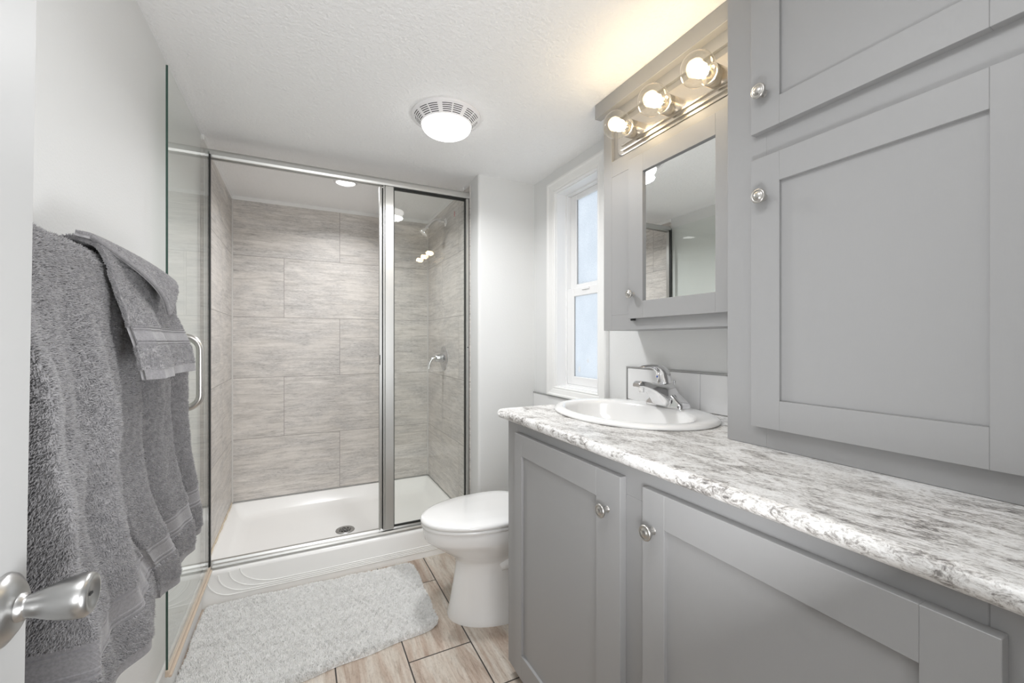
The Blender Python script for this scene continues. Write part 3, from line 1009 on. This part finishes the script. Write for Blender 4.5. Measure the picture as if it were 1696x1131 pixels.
# vanity light bar
PX = MF + 0.014
vl = empty('vanity_light', (PX, 0.985, 1.965), 'brushed nickel vanity light bar with three clear globe bulbs', 'wall light')
mb = MB()
prev = None
layers = [(0.0, 0.726, 1.255, 1.903, 2.023, 0.030), (0.008, 0.726, 1.255, 1.903, 2.023, 0.030), (0.0085, 0.729, 1.252, 1.906, 2.020, 0.027), (0.0085, 0.734, 1.243, 1.915, 2.011, 0.024), (0.016, 0.734, 1.243, 1.915, 2.011, 0.024), (0.0165, 0.738, 1.239, 1.919, 2.007, 0.021), (0.0165, 0.746, 1.231, 1.927, 1.999, 0.018), (0.023, 0.748, 1.229, 1.929, 1.997, 0.017), (0.024, 0.752, 1.225, 1.933, 1.993, 0.014)]
rings = [[(PX - 0.0003 - d, y, z) for y, z in rrect(y0, y1, z0, z1, r, 5)] for d, y0, y1, z0, z1, r in layers]
mb.loft(rings, True, True, True, 0, False)
mb.build('back_plate', M['plate'], vl)
BZ = 1.9575
for by in (1.148, 0.979, 0.8125):
    px = PX - 0.024
    mb = MB().lathe([(0.030, 0.0), (0.030, 0.034), (0.0285, 0.036), (0.022, 0.036), (0.020, 0.030), (0.0, 0.030)], (px, by, BZ), (-1, 0, 0), 36)
    mb.build('socket', M['plate'], vl)
    cx = 0.986
    prof = []
    R = 0.0475
    for i in range(19):
        t = 0.02 + (PI - 0.36) * i / 18
        prof.append((R * math.sin(t), (px - cx) + R * math.cos(t)))
    prof += [(0.0145, (px - cx) - R * 0.98), (0.0135, 0.030)]
    prof = [(r, max(d, 0.027)) for r, d in prof]
    bl = MB().lathe(prof, (px, by, BZ), (-1, 0, 0), 36).build('bulb', M['bulb_glass'], vl)
    MB().lathe([(0.012, 0.028), (0.011, 0.036), (0.007, 0.046), (0.004, 0.050), (0.0, 0.051)], (px, by, BZ), (-1, 0, 0), 16).build('bulb_stem', M['plate'], bl)
    fb_ = MB()
    for k in range(8):
        a = k * PI / 4
        ca, sa = math.cos(a), math.sin(a)
        fb_.tube([(px - 0.052, by + 0.006 * ca, BZ + 0.006 * sa), (px - 0.064, by + 0.0145 * ca, BZ + 0.0145 * sa), (px - 0.082, by + 0.0155 * ca, BZ + 0.0155 * sa), (px - 0.098, by + 0.008 * ca, BZ + 0.008 * sa)], 0.0052, 8)
    fb_.build('filament', M['filament'], bl)
    lamp('bulb_glow', 'POINT', (cx - 0.01, by, BZ), P_BULB, (1.0, 0.76, 0.47), 0.02)

# ------------------------------------------------------------------ toilet
TC = 1.760
to = empty('toilet', (0.80, TC, 0), 'white toilet with closed lid between the vanity and the shower', 'toilet')


def tsec(z, xf, xb, hw, n=56, p=2.25):
    """egg outline: elongated front towards -X, squarer back"""
    xc = xf + (xb - xf) * 0.58
    pts = []
    for k in range(n):
        t = 2 * PI * k / n
        c, s = math.cos(t), math.sin(t)
        pw = 2.0 if c < 0 else 3.2
        r = (abs(c) ** pw + abs(s) ** pw) ** (-1 / pw)
        pts.append((xc + (xb - xc if c > 0 else xc - xf) * r * c, TC + hw * r * s, z))
    return pts


mb = MB()
mb.loft([tsec(0.0, 0.574, 1.02, 0.160), tsec(0.012, 0.574, 1.02, 0.160), tsec(0.03, 0.581, 1.01, 0.151), tsec(0.10, 0.592, 1.00, 0.131), tsec(0.18, 0.606, 1.00, 0.122), tsec(0.235, 0.612, 1.00, 0.121), tsec(0.255, 0.602, 1.01, 0.127), tsec(0.285, 0.566, 1.02, 0.146), tsec(0.315, 0.525, 1.04, 0.165), tsec(0.335, 0.500, 1.05, 0.175), tsec(0.350, 0.480, 1.05, 0.182), tsec(0.362, 0.470, 1.05, 0.186), tsec(0.400, 0.465, 1.05, 0.188), tsec(0.410, 0.468, 1.05, 0.186)], True, True, True)
mb.tube([(0.775, TC - 0.105, 0.225), (0.83, TC - 0.118, 0.245), (0.90, TC - 0.118, 0.275), (0.97, TC - 0.10, 0.28)], [0.02, 0.034, 0.036, 0.03], 14)
mb.build('bowl', M['porcelain'], to)
mb = MB().loft([tsec(0.4115, 0.463, 0.96, 0.185), tsec(0.414, 0.459, 0.96, 0.189), tsec(0.424, 0.459, 0.96, 0.189), tsec(0.427, 0.463, 0.96, 0.185)], True, True, True)
mb.build('seat', M['porcelain'], to)
mb = MB().loft([tsec(0.4285, 0.462, 0.965, 0.187), tsec(0.431, 0.456, 0.965, 0.192), tsec(0.440, 0.455, 0.965, 0.192), tsec(0.446, 0.460, 0.962, 0.188), tsec(0.450, 0.475, 0.955, 0.176), tsec(0.453, 0.53, 0.93, 0.13), tsec(0.454, 0.62, 0.86, 0.06)], True, True, True)
mb.build('lid', M['porcelain'], to)
mb = MB().box(1.045, XR - 0.010, TC - 0.21, TC + 0.21, 0.395, 0.745, 0.025, seg=4)
mb.build('tank', M['porcelain'], to)
mb = MB().box(1.035, XR - 0.009, TC - 0.218, TC + 0.218, 0.7455, 0.775, 0.010, seg=3)
mb.build('tank_lid', M['porcelain'], to)
MB().tube([(1.044, TC + 0.17, 0.69), (1.030, TC + 0.17, 0.69), (1.026, TC + 0.13, 0.688), (1.026, TC + 0.09, 0.684)], 0.006, 10).build('flush_lever', M['chrome'], to)


# ------------------------------------------------------------------ pile (terry and shag tufts)
def add_tufts(mb_v, mb_f, pos, nrm, lean_dir, h, r, rng, tri=3):
    """appends tapered bent tufts; returns numpy arrays (verts, tris)"""
    n = len(pos)
    d = nrm + lean_dir
    d /= np.linalg.norm(d, axis=1)[:, None]
    a = rng.normal(size=(n, 3))
    u = np.cross(nrm, a)
    u /= np.linalg.norm(u, axis=1)[:, None] + 1e-9
    w = np.cross(nrm, u)
    hh = h * rng.uniform(0.6, 1.25, n)[:, None]
    rr = r * rng.uniform(0.7, 1.3, n)[:, None]
    base = pos - nrm * 0.0012
    mid = base + nrm * hh * 0.45 + d * hh * 0.15
    tip = mid + d * hh * 0.55
    V = np.zeros((n, 7, 3))
    for k in range(3):
        t = 2 * PI * k / 3
        o = u * math.cos(t) + w * math.sin(t)
        V[:, k] = base + o * rr
        V[:, 3 + k] = mid + o * rr * 0.85
    V[:, 6] = tip
    F = []
    off = (np.arange(n) * 7)[:, None]
    for k in range(3):
        j = (k + 1) % 3
        F.append(np.hstack([off + k, off + j, off + 3 + j]))
        F.append(np.hstack([off + k, off + 3 + j, off + 3 + k]))
        F.append(np.hstack([off + 3 + k, off + 3 + j, off + 6]))
    return V.reshape(-1, 3), np.vstack(F)


def smooth_noise(p, scale, seed, octaves=3):
    """cheap sum-of-sines noise, vectorised"""
    r = np.random.default_rng(seed)
    out = np.zeros(len(p))
    amp = 1.0
    for o in range(octaves):
        for k in range(5):
            kv = r.normal(size=3)
            kv = kv / np.linalg.norm(kv) * scale * (1.9 ** o) * r.uniform(0.7, 1.3)
            out += amp * np.sin(p @ kv + r.uniform(0, 6.28))
        amp *= 0.55
    return out / 4.0


def grid_mesh(P, closed=False):
    """P: (nu, nv, 3) -> verts, quads"""
    nu, nv = P.shape[:2]
    i, j = np.meshgrid(np.arange(nu - 1), np.arange(nv - 1), indexing='ij')
    a = (i * nv + j).ravel()
    Q = np.stack([a, a + nv, a + nv + 1, a + 1], 1)
    return P.reshape(-1, 3), Q


def np_object(name, parts, mats, parent=None, base=None):
    """parts: list of (verts, faces, material index, smooth)"""
    vs, loops, starts, tot, mi, sm = [], [], [], [], [], []
    nv = nl = 0
    for V, F, m_, s_ in parts:
        k = F.shape[1]
        vs.append(V)
        loops.append((F + nv).ravel())
        starts.append(nl + np.arange(len(F)) * k)
        nl += F.size
        nv += len(V)
        mi.append(np.full(len(F), m_))
        sm.append(np.full(len(F), s_))
    V = np.vstack(vs)
    if parent is not None:
        base = np.array(parent.location)
        loc = (0, 0, 0)
    else:
        lo, hi = V.min(0), V.max(0)
        base = np.array(((lo[0] + hi[0]) / 2, (lo[1] + hi[1]) / 2, lo[2])) if base is None else np.array(base)
        loc = tuple(base)
    me = bpy.data.meshes.new(name)
    me.vertices.add(len(V))
    me.vertices.foreach_set('co', (V - base).ravel())
    L = np.concatenate(loops)
    me.loops.add(len(L))
    me.loops.foreach_set('vertex_index', L.astype(np.int32))
    S = np.concatenate(starts).astype(np.int32)
    me.polygons.add(len(S))
    me.polygons.foreach_set('loop_start', S)
    for mt in mats:
        me.materials.append(mt)
    me.polygons.foreach_set('material_index', np.concatenate(mi).astype(np.int32))
    me.polygons.foreach_set('use_smooth', np.concatenate(sm).astype(bool))
    me.update(calc_edges=True)
    me.validate()
    o = bpy.data.objects.new(name, me)
    o.location = loc
    COL.objects.link(o)
    if parent is not None:
        o.parent = parent
    return o


# bath mat
rng = np.random.default_rng(5)
corners = np.array([(-0.388, 1.612), (0.525, 1.716), (0.538, 2.252), (-0.386, 2.286)])


def mat_xy(u, v):
    # rounded-corner square mapped onto the mat's quadrilateral
    a = (1 - u) * (1 - v)
    b = u * (1 - v)
    c = u * v
    d = (1 - u) * v
    return a[..., None] * corners[0] + b[..., None] * corners[1] + c[..., None] * corners[2] + d[..., None] * corners[3]


nu, nv = 90, 60
U, Vv = np.meshgrid(np.linspace(0, 1, nu), np.linspace(0, 1, nv), indexing='ij')


def squircle(U, Vv, k=0.05):
    a, b = U * 2 - 1, Vv * 2 - 1
    s = 1 - k * np.clip(np.abs(a), 0, 1) ** 14 * np.abs(b) ** 14
    sa = 1 - 0.006 * np.sin(b * 9 + 1) * np.abs(a) ** 8
    sb2 = 1 - 0.012 * np.sin(a * 13) * np.abs(b) ** 8
    return (a * s * sa + 1) / 2, (b * s * sb2 + 1) / 2


Us, Vs = squircle(U, Vv)
XY = mat_xy(Us, Vs)
edge = np.minimum(np.minimum(U, 1 - U) * 0.92, np.minimum(Vv, 1 - Vv) * 0.58)
Zt = 0.001 + 0.013 * np.clip(edge / 0.012, 0, 1) ** 0.5
PT = np.dstack([XY, Zt])
PT[..., 2] += 0.0030 * smooth_noise(PT.reshape(-1, 3) * [1, 1, 0], 45, 3).reshape(nu, nv) * np.clip(edge / 0.02, 0, 1)
parts = [(*grid_mesh(PT), 0, True)]
PBm = PT.copy()
PBm[..., 2] = 0.0006
vb, fb2 = grid_mesh(PBm)
parts.append((vb, fb2[:, ::-1], 0, False))
n = 130000
u, v = rng.uniform(0, 1, n), rng.uniform(0, 1, n)
us, vs_ = squircle(u, v)
xy = mat_xy(us, vs_)
ed = np.minimum(np.minimum(u, 1 - u) * 0.92, np.minimum(v, 1 - v) * 0.58)
z = 0.001 + 0.013 * np.clip(ed / 0.012, 0, 1) ** 0.5
pos = np.column_stack([xy, z])
pos[:, 2] += 0.0030 * smooth_noise(pos * [1, 1, 0], 45, 3) * np.clip(ed / 0.02, 0, 1)
nr = np.tile([0, 0, 1.0], (n, 1))
ld = np.column_stack([smooth_noise(pos, 260, 11, 2), smooth_noise(pos, 260, 12, 2), np.zeros(n)]) * 0.9 + rng.normal(size=(n, 3)) * 0.4
wv, wf = add_tufts(None, None, pos, nr, ld, 0.0145, 0.0015, rng)
wv[:, 2] = np.maximum(wv[:, 2], 0.0007)
parts.append((wv, wf, 0, True))
tag(np_object('bath_mat', parts, [M['mat']]), 'pale grey shaggy bath mat on the floor before the shower curb', 'bath mat')

# ------------------------------------------------------------------ towels
BARX, BARZ = -0.338, 1.335
tb = empty('towel_bar', (XL, 1.1, BARZ), 'brushed nickel towel bar carrying the grey towels on the left wall', 'towel bar')
MB().tube([(BARX, 0.566, BARZ), (BARX, 1.506, BARZ)], 0.0075, 16).build('bar', M['nickel'], tb)
for y in (0.572, 1.500):
    MB().lathe([(0.024, 0.0), (0.024, 0.006), (0.012, 0.012), (0.010, 0.055), (0.0125, 0.062), (0.0125, 0.078), (0.0, 0.080)], (XL, y, BARZ), (1, 0, 0), 24).build('post', M['nickel'], tb)


def drape(front, yfun, xfun, length, back_len, rbar, nu, nv, x_back):
    """front sheet over the bar.  s in 0..1 along the bar, t runs from the back hem over the bar to the front hem.
    xfun(s, d) is the forward bulge at drop d below the bar top, yfun(s, d) the position along the bar"""
    arc_len = PI * rbar
    tot = back_len + arc_len + length
    T = np.linspace(0, tot, nv)
    S = np.linspace(0, 1, nu)
    P = np.zeros((nu, nv, 3))
    D = np.zeros((nu, nv))
    for j, t in enumerate(T):
        if t < back_len:
            d = back_len - t
            xs = np.full(nu, BARX - rbar)
            zs = np.full(nu, BARZ - d)
            dd_ = -d
            k = 0.0
            dn_ = d
        elif t < back_len + arc_len:
            a = (t - back_len) / rbar
            xs = np.full(nu, BARX - rbar * math.cos(a))
            zs = np.full(nu, BARZ + rbar * math.sin(a))
            dn_ = 0.0
            dd_ = 0.0
        else:
            d = t - back_len - arc_len
            xs = BARX + rbar + xfun(S, d)
            zs = np.full(nu, BARZ - d)
            dn_ = d
            dd_ = d
        P[:, j, 0] = xs
        P[:, j, 1] = yfun(S, dn_)
        P[:, j, 2] = zs
        D[:, j] = dd_
    return P, D


def normals(P):
    du = np.gradient(P, axis=0)
    dv = np.gradient(P, axis=1)
    n_ = np.cross(dv, du)
    n_ /= np.linalg.norm(n_, axis=2)[..., None] + 1e-12
    return n_


def bilerp(A, fi, fj):
    i0 = np.clip(fi.astype(int), 0, A.shape[0] - 2)
    j0 = np.clip(fj.astype(int), 0, A.shape[1] - 2)
    a, b = fi - i0, fj - j0
    if A.ndim == 3:
        a, b = a[:, None], b[:, None]
    return (A[i0, j0] * (1 - a) * (1 - b) + A[i0 + 1, j0] * a * (1 - b) + A[i0, j0 + 1] * (1 - a) * b + A[i0 + 1, j0 + 1] * a * b)


def smoothstep(x, a, b):
    t = np.clip((x - a) / (b - a), 0, 1)
    return t * t * (3 - 2 * t)


def towel(name, label, P, D, thick, bands, hem, density, h, seed, group=None, flip=1.0):
    """P outer surface grid.  bands: list of (d0, d1) smooth woven strips; hem: (d0, d1)"""
    rng = np.random.default_rng(seed)
    N = normals(P) * flip
    nu, nv = P.shape[:2]
    # lumps
    lump = smooth_noise(P.reshape(-1, 3), 90, seed, 2).reshape(nu, nv)
    inb = np.zeros((nu, nv))
    for a, b in bands + [hem]:
        inb = np.maximum(inb, ((D > a) & (D < b)).astype(float))
    Po = P + N * (0.0016 * lump * (1 - inb))[..., None]
    Pi = P - N * thick
    # outer and inner sheets plus rim
    V1, Q1 = grid_mesh(Po)
    V2, Q2 = grid_mesh(Pi)
    idx = np.arange(nu * nv).reshape(nu, nv)
    loop = np.concatenate([idx[:, 0], idx[-1, 1:], idx[-2::-1, -1], idx[0, -2:0:-1]])
    nxt = np.roll(loop, -1)
    rim = np.column_stack([loop, nxt, nxt + nu * nv, loop + nu * nv])
    V = np.vstack([V1, V2])
    F = np.vstack([Q1, Q2[:, ::-1] + nu * nv, rim])
    parts = [(V, F, 0, True)]
    # tufts on the outside
    cell = np.linalg.norm(np.cross(np.diff(P, axis=0)[:, :-1], np.diff(P, axis=1)[:-1]), axis=2)
    area = cell.sum()
    n = int(area * density)
    pr = (cell / area).ravel()
    c = rng.choice(len(pr), n, p=pr)
    fi = c // (nv - 1) + rng.uniform(0, 1, n)
    fj = c % (nv - 1) + rng.uniform(0, 1, n)
    dd_ = bilerp(D, fi, fj)
    keep = np.ones(n, bool)
    for a, b in bands + [hem]:
        keep &= ~((dd_ > a) & (dd_ < b))
    fi, fj = fi[keep], fj[keep]
    pos = bilerp(Po, fi, fj)
    nr = bilerp(N, fi, fj)
    nr /= np.linalg.norm(nr, axis=1)[:, None]
    m_ = len(pos)
    ld = np.column_stack([np.zeros(m_), smooth_noise(pos, 330, seed + 1, 3), smooth_noise(pos, 330, seed + 2, 3)]) * 0.8 + rng.normal(size=(m_, 3)) * 0.4
    ld[:, 2] -= 0.45
    wv, wf = add_tufts(None, None, pos, nr, ld, h, 0.00095, rng)
    parts.append((wv, wf, 0, True))
    # tufts along the two side edges so the rim looks plush
    for i0, i1 in ((0, 1), (nu - 1, nu - 2)):
        m_ = 9000
        fj = rng.uniform(0, nv - 1, m_)
        ii = np.full(m_, float(i0))
        pos = bilerp(Po, ii, fj) - bilerp(N, ii, fj) * (thick * rng.uniform(0, 1, m_))[:, None]
        nr = bilerp(P, ii, fj) - bilerp(P, np.full(m_, float(i1)), fj)
        nr /= np.linalg.norm(nr, axis=1)[:, None] + 1e-9
        dd_ = bilerp(D, ii, fj)
        kp = ~((dd_ > hem[0]) & (dd_ < hem[1]))
        for a, b in bands:
            kp &= ~((dd_ > a) & (dd_ < b))
        pos, nr = pos[kp], nr[kp]
        m_ = len(pos)
        ld = rng.normal(size=(m_, 3)) * 0.45
        ld[:, 2] -= 0.4
        wv, wf = add_tufts(None, None, pos, nr, ld, h * 0.8, 0.00095, rng)
        parts.append((wv, wf, 0, True))
    o = np_object(name, parts, [M['towel']])
    tag(o, label, 'towel', group)
    # woven bands as parts
    for kind, lst in (('border_band', bands), ('hem', [hem])):
        for a, b in lst:
            ns = 40
            ds = np.linspace(a, b, ns)
            # rows of D are constant in j, so find fractional j for each d
            col = D[0]
            jj = np.interp(ds, col, np.arange(nv))
            ii = np.arange(nu).astype(float)
            I, J = np.meshgrid(ii, jj, indexing='ij')
            pos = bilerp(P, I.ravel(), J.ravel()).reshape(nu, ns, 3)
            nn = bilerp(N, I.ravel(), J.ravel()).reshape(nu, ns, 3)
            if kind == 'border_band':
                rel = (ds - a) / (b - a)
                ridge = 0.0014 + 0.0011 * np.sign(np.sin(rel * 2 * PI * 7)) * ((rel < 0.30) | (rel > 0.70)) + 0.0004
            else:
                ridge = np.full(ns, 0.0012)
            pos = pos + nn * ridge[None, :, None]
            V, Q = grid_mesh(pos)
            V2, Q2 = grid_mesh(pos - nn * 0.0035)
            idx = np.arange(nu * ns).reshape(nu, ns)
            loop = np.concatenate([idx[:, 0], idx[-1, 1:], idx[-2::-1, -1], idx[0, -2:0:-1]])
            nxt = np.roll(loop, -1)
            rim = np.column_stack([loop, nxt, nxt + nu * ns, loop + nu * ns])
            np_object(kind, [(np.vstack([V, V2]), np.vstack([Q, Q2[:, ::-1] + nu * ns, rim]), 0, False)], [M['band']], o)
    return o


# near bath towel: a recessed fold by the room door, then a broad proud fold
def t1_right(d):
    return 1.000 - 0.035 * smoothstep(d, 0.02, 0.22) + 0.160 * smoothstep(d, 0.40, 0.68)


def t1_base(S, d):
    return 0.600 + S * (t1_right(d) - 0.600)


def t1_split(d):
    return 0.668 + 0.12 * smoothstep(d, 0.10, 0.62)


def t1_y(S, d):
    # the rolled edge of the proud fold overhangs the recess beside it
    y = t1_base(S, d)
    ys = t1_split(d)
    return y - 0.022 * smoothstep(d, 0.06, 0.25) * np.exp(-((y - ys - 0.016) / 0.016) ** 2)


def t1_x(S, d):
    ramp_ = smoothstep(d, 0.0, 0.24)
    y = t1_base(S, d)
    ys = t1_split(d)
    fold = smoothstep(y, ys - 0.004, ys + 0.018)
    r = np.clip((y - ys) / (t1_right(d) - ys), 0, 1)
    b = 0.001 + 0.004 * fold + 0.040 * fold * ramp_ - 0.016 * (1 - fold) * smoothstep(d, 0.05, 0.25)
    b = b + ramp_ * fold * (0.011 * np.sin(r * 11 + 0.9 + d * 1.2) + 0.005 * np.sin(r * 24 + d * 3))
    b = b - 0.018 * smoothstep(S, 0.94, 1.0) * ramp_
    b = b + 0.0035 * np.sin(d * 30 + S * 9) * fold * smoothstep(d, 0.05, 0.3)
    return b + 0.012 * smoothstep(d, 0.35, 0.68) * fold


P, D = drape(None, t1_y, t1_x, 0.685, 0.30, 0.022, 240, 260, None)
towel('bath_towel', 'near grey bath towel hanging beside the open room door', P, D, 0.009, [(0.545, 0.605)], (0.668, 0.686), 420000, 0.0066, 21, 'bath towels on the bar')


def t2_y(S, d):
    y_l = t1_right(d) + 0.020
    y_r = 1.466 + 0.020 * smoothstep(d, 0.05, 0.3) + 0.035 * smoothstep(d, 0.40, 0.62)
    return y_l + S * (y_r - y_l)


def t2_x(S, d):
    ramp_ = smoothstep(d, 0.0, 0.22)
    b = 0.002 + 0.016 * ramp_ + ramp_ * 0.013 * np.sin(S * 14.5 + 0.3 - d * 0.8) + ramp_ * 0.006 * np.sin(S * 27 + 2 + d * 2)
    b = b + 0.032 * smoothstep(d, 0.30, 0.68)
    return b - 0.022 * smoothstep(S, 0.93, 1.0) * ramp_


P, D = drape(None, t2_y, t2_x, 0.685, 0.30, 0.022, 190, 260, None)
towel('bath_towel', 'far grey bath towel hanging in front of the glass shower door', P, D, 0.009, [(0.545, 0.605)], (0.668, 0.686), 380000, 0.0060, 33, 'bath towels on the bar')


# hand towel draped over the place where the two bath towels meet
def t3_y(S, d):
    y_l = 0.960 - 0.045 * smoothstep(d, 0.02, 0.2)
    y_r = 1.290 - 0.105 * smoothstep(d, 0.0, 0.2)
    return y_l + S * (y_r - y_l)


def t3_x(S, d):
    ramp_ = smoothstep(d, 0.0, 0.15)
    b = 0.004 + 0.050 * ramp_ + ramp_ * (0.008 * np.sin(S * 8 + 0.2) + 0.003 * np.sin(S * 21 + 1))
    b = b - 0.018 * smoothstep(S, 0.9, 1.0) * ramp_ - 0.018 * smoothstep(S, 0.08, 0.0) * ramp_
    return b + 0.022 * smoothstep(d, 0.10, 0.22)


P, D = drape(None, t3_y, t3_x, 0.200, 0.16, 0.043, 130, 140, None)
ht = towel('hand_towel', 'small grey hand towel draped over both bath towels', P, D, 0.007, [(0.108, 0.142)], (0.183, 0.201), 380000, 0.0044, 47)

# folded-over flap on the hand towel with a piped edge
nu, nv = 70, 40
S_, T_ = np.meshgrid(np.linspace(0, 1, nu), np.linspace(0, 1, nv), indexing='ij')
# left point on the ridge, then the ridge of the bar above and the piped edge running down to the tip
top = np.stack([BARX + 0.004 + 0.030 * S_ ** 2, 0.945 + 0.375 * S_, BARZ + 0.0440 - 0.018 * S_ ** 2], 2)
low = np.stack([BARX + 0.020 + 0.074 * smoothstep(S_, -0.1, 0.9), 0.947 + 0.143 * S_, BARZ + 0.040 - 0.119 * S_ ** 1.4], 2)
PF = top * (1 - T_[..., None]) + low * T_[..., None]
PF[..., 0] += 0.018 * np.sin(T_ * PI) * S_ ** 0.7
PF[..., 2] += 0.014 * np.sin(T_ * PI) * S_ ** 0.7
NF = normals(PF)
if NF[:, :, 0].mean() < 0:
    NF = -NF
rng = np.random.default_rng(9)
V1, Q1 = grid_mesh(PF + NF * 0.004)
V2, Q2 = grid_mesh(PF - NF * 0.003)
idx = np.arange(nu * nv).reshape(nu, nv)
loop = np.concatenate([idx[:, 0], idx[-1, 1:], idx[-2::-1, -1], idx[0, -2:0:-1]])
nxt = np.roll(loop, -1)
rim = np.column_stack([loop, nxt, nxt + nu * nv, loop + nu * nv])
n = 24000
fi, fj = rng.uniform(0, nu - 1, n), rng.uniform(0, nv - 1, n)
pos = bilerp(PF + NF * 0.004, fi, fj)
nr = bilerp(NF, fi, fj)
ld = np.column_stack([np.zeros(n), smooth_noise(pos, 420, 5, 2), smooth_noise(pos, 420, 6, 2)]) * 0.8 + rng.normal(size=(n, 3)) * 0.4
wv, wf = add_tufts(None, None, pos, nr, ld, 0.0036, 0.00095, rng)
flap = np_object('folded_flap', [(np.vstack([V1, V2]), np.vstack([Q1, Q2[:, ::-1] + nu * nv, rim]), 0, True), (wv, wf, 0, True)], [M['towel']], ht)
MB().tube([tuple(p) for p in (PF + NF * 0.002)[:, -1]], 0.0034, 8).build('piping', M['band'], flap)
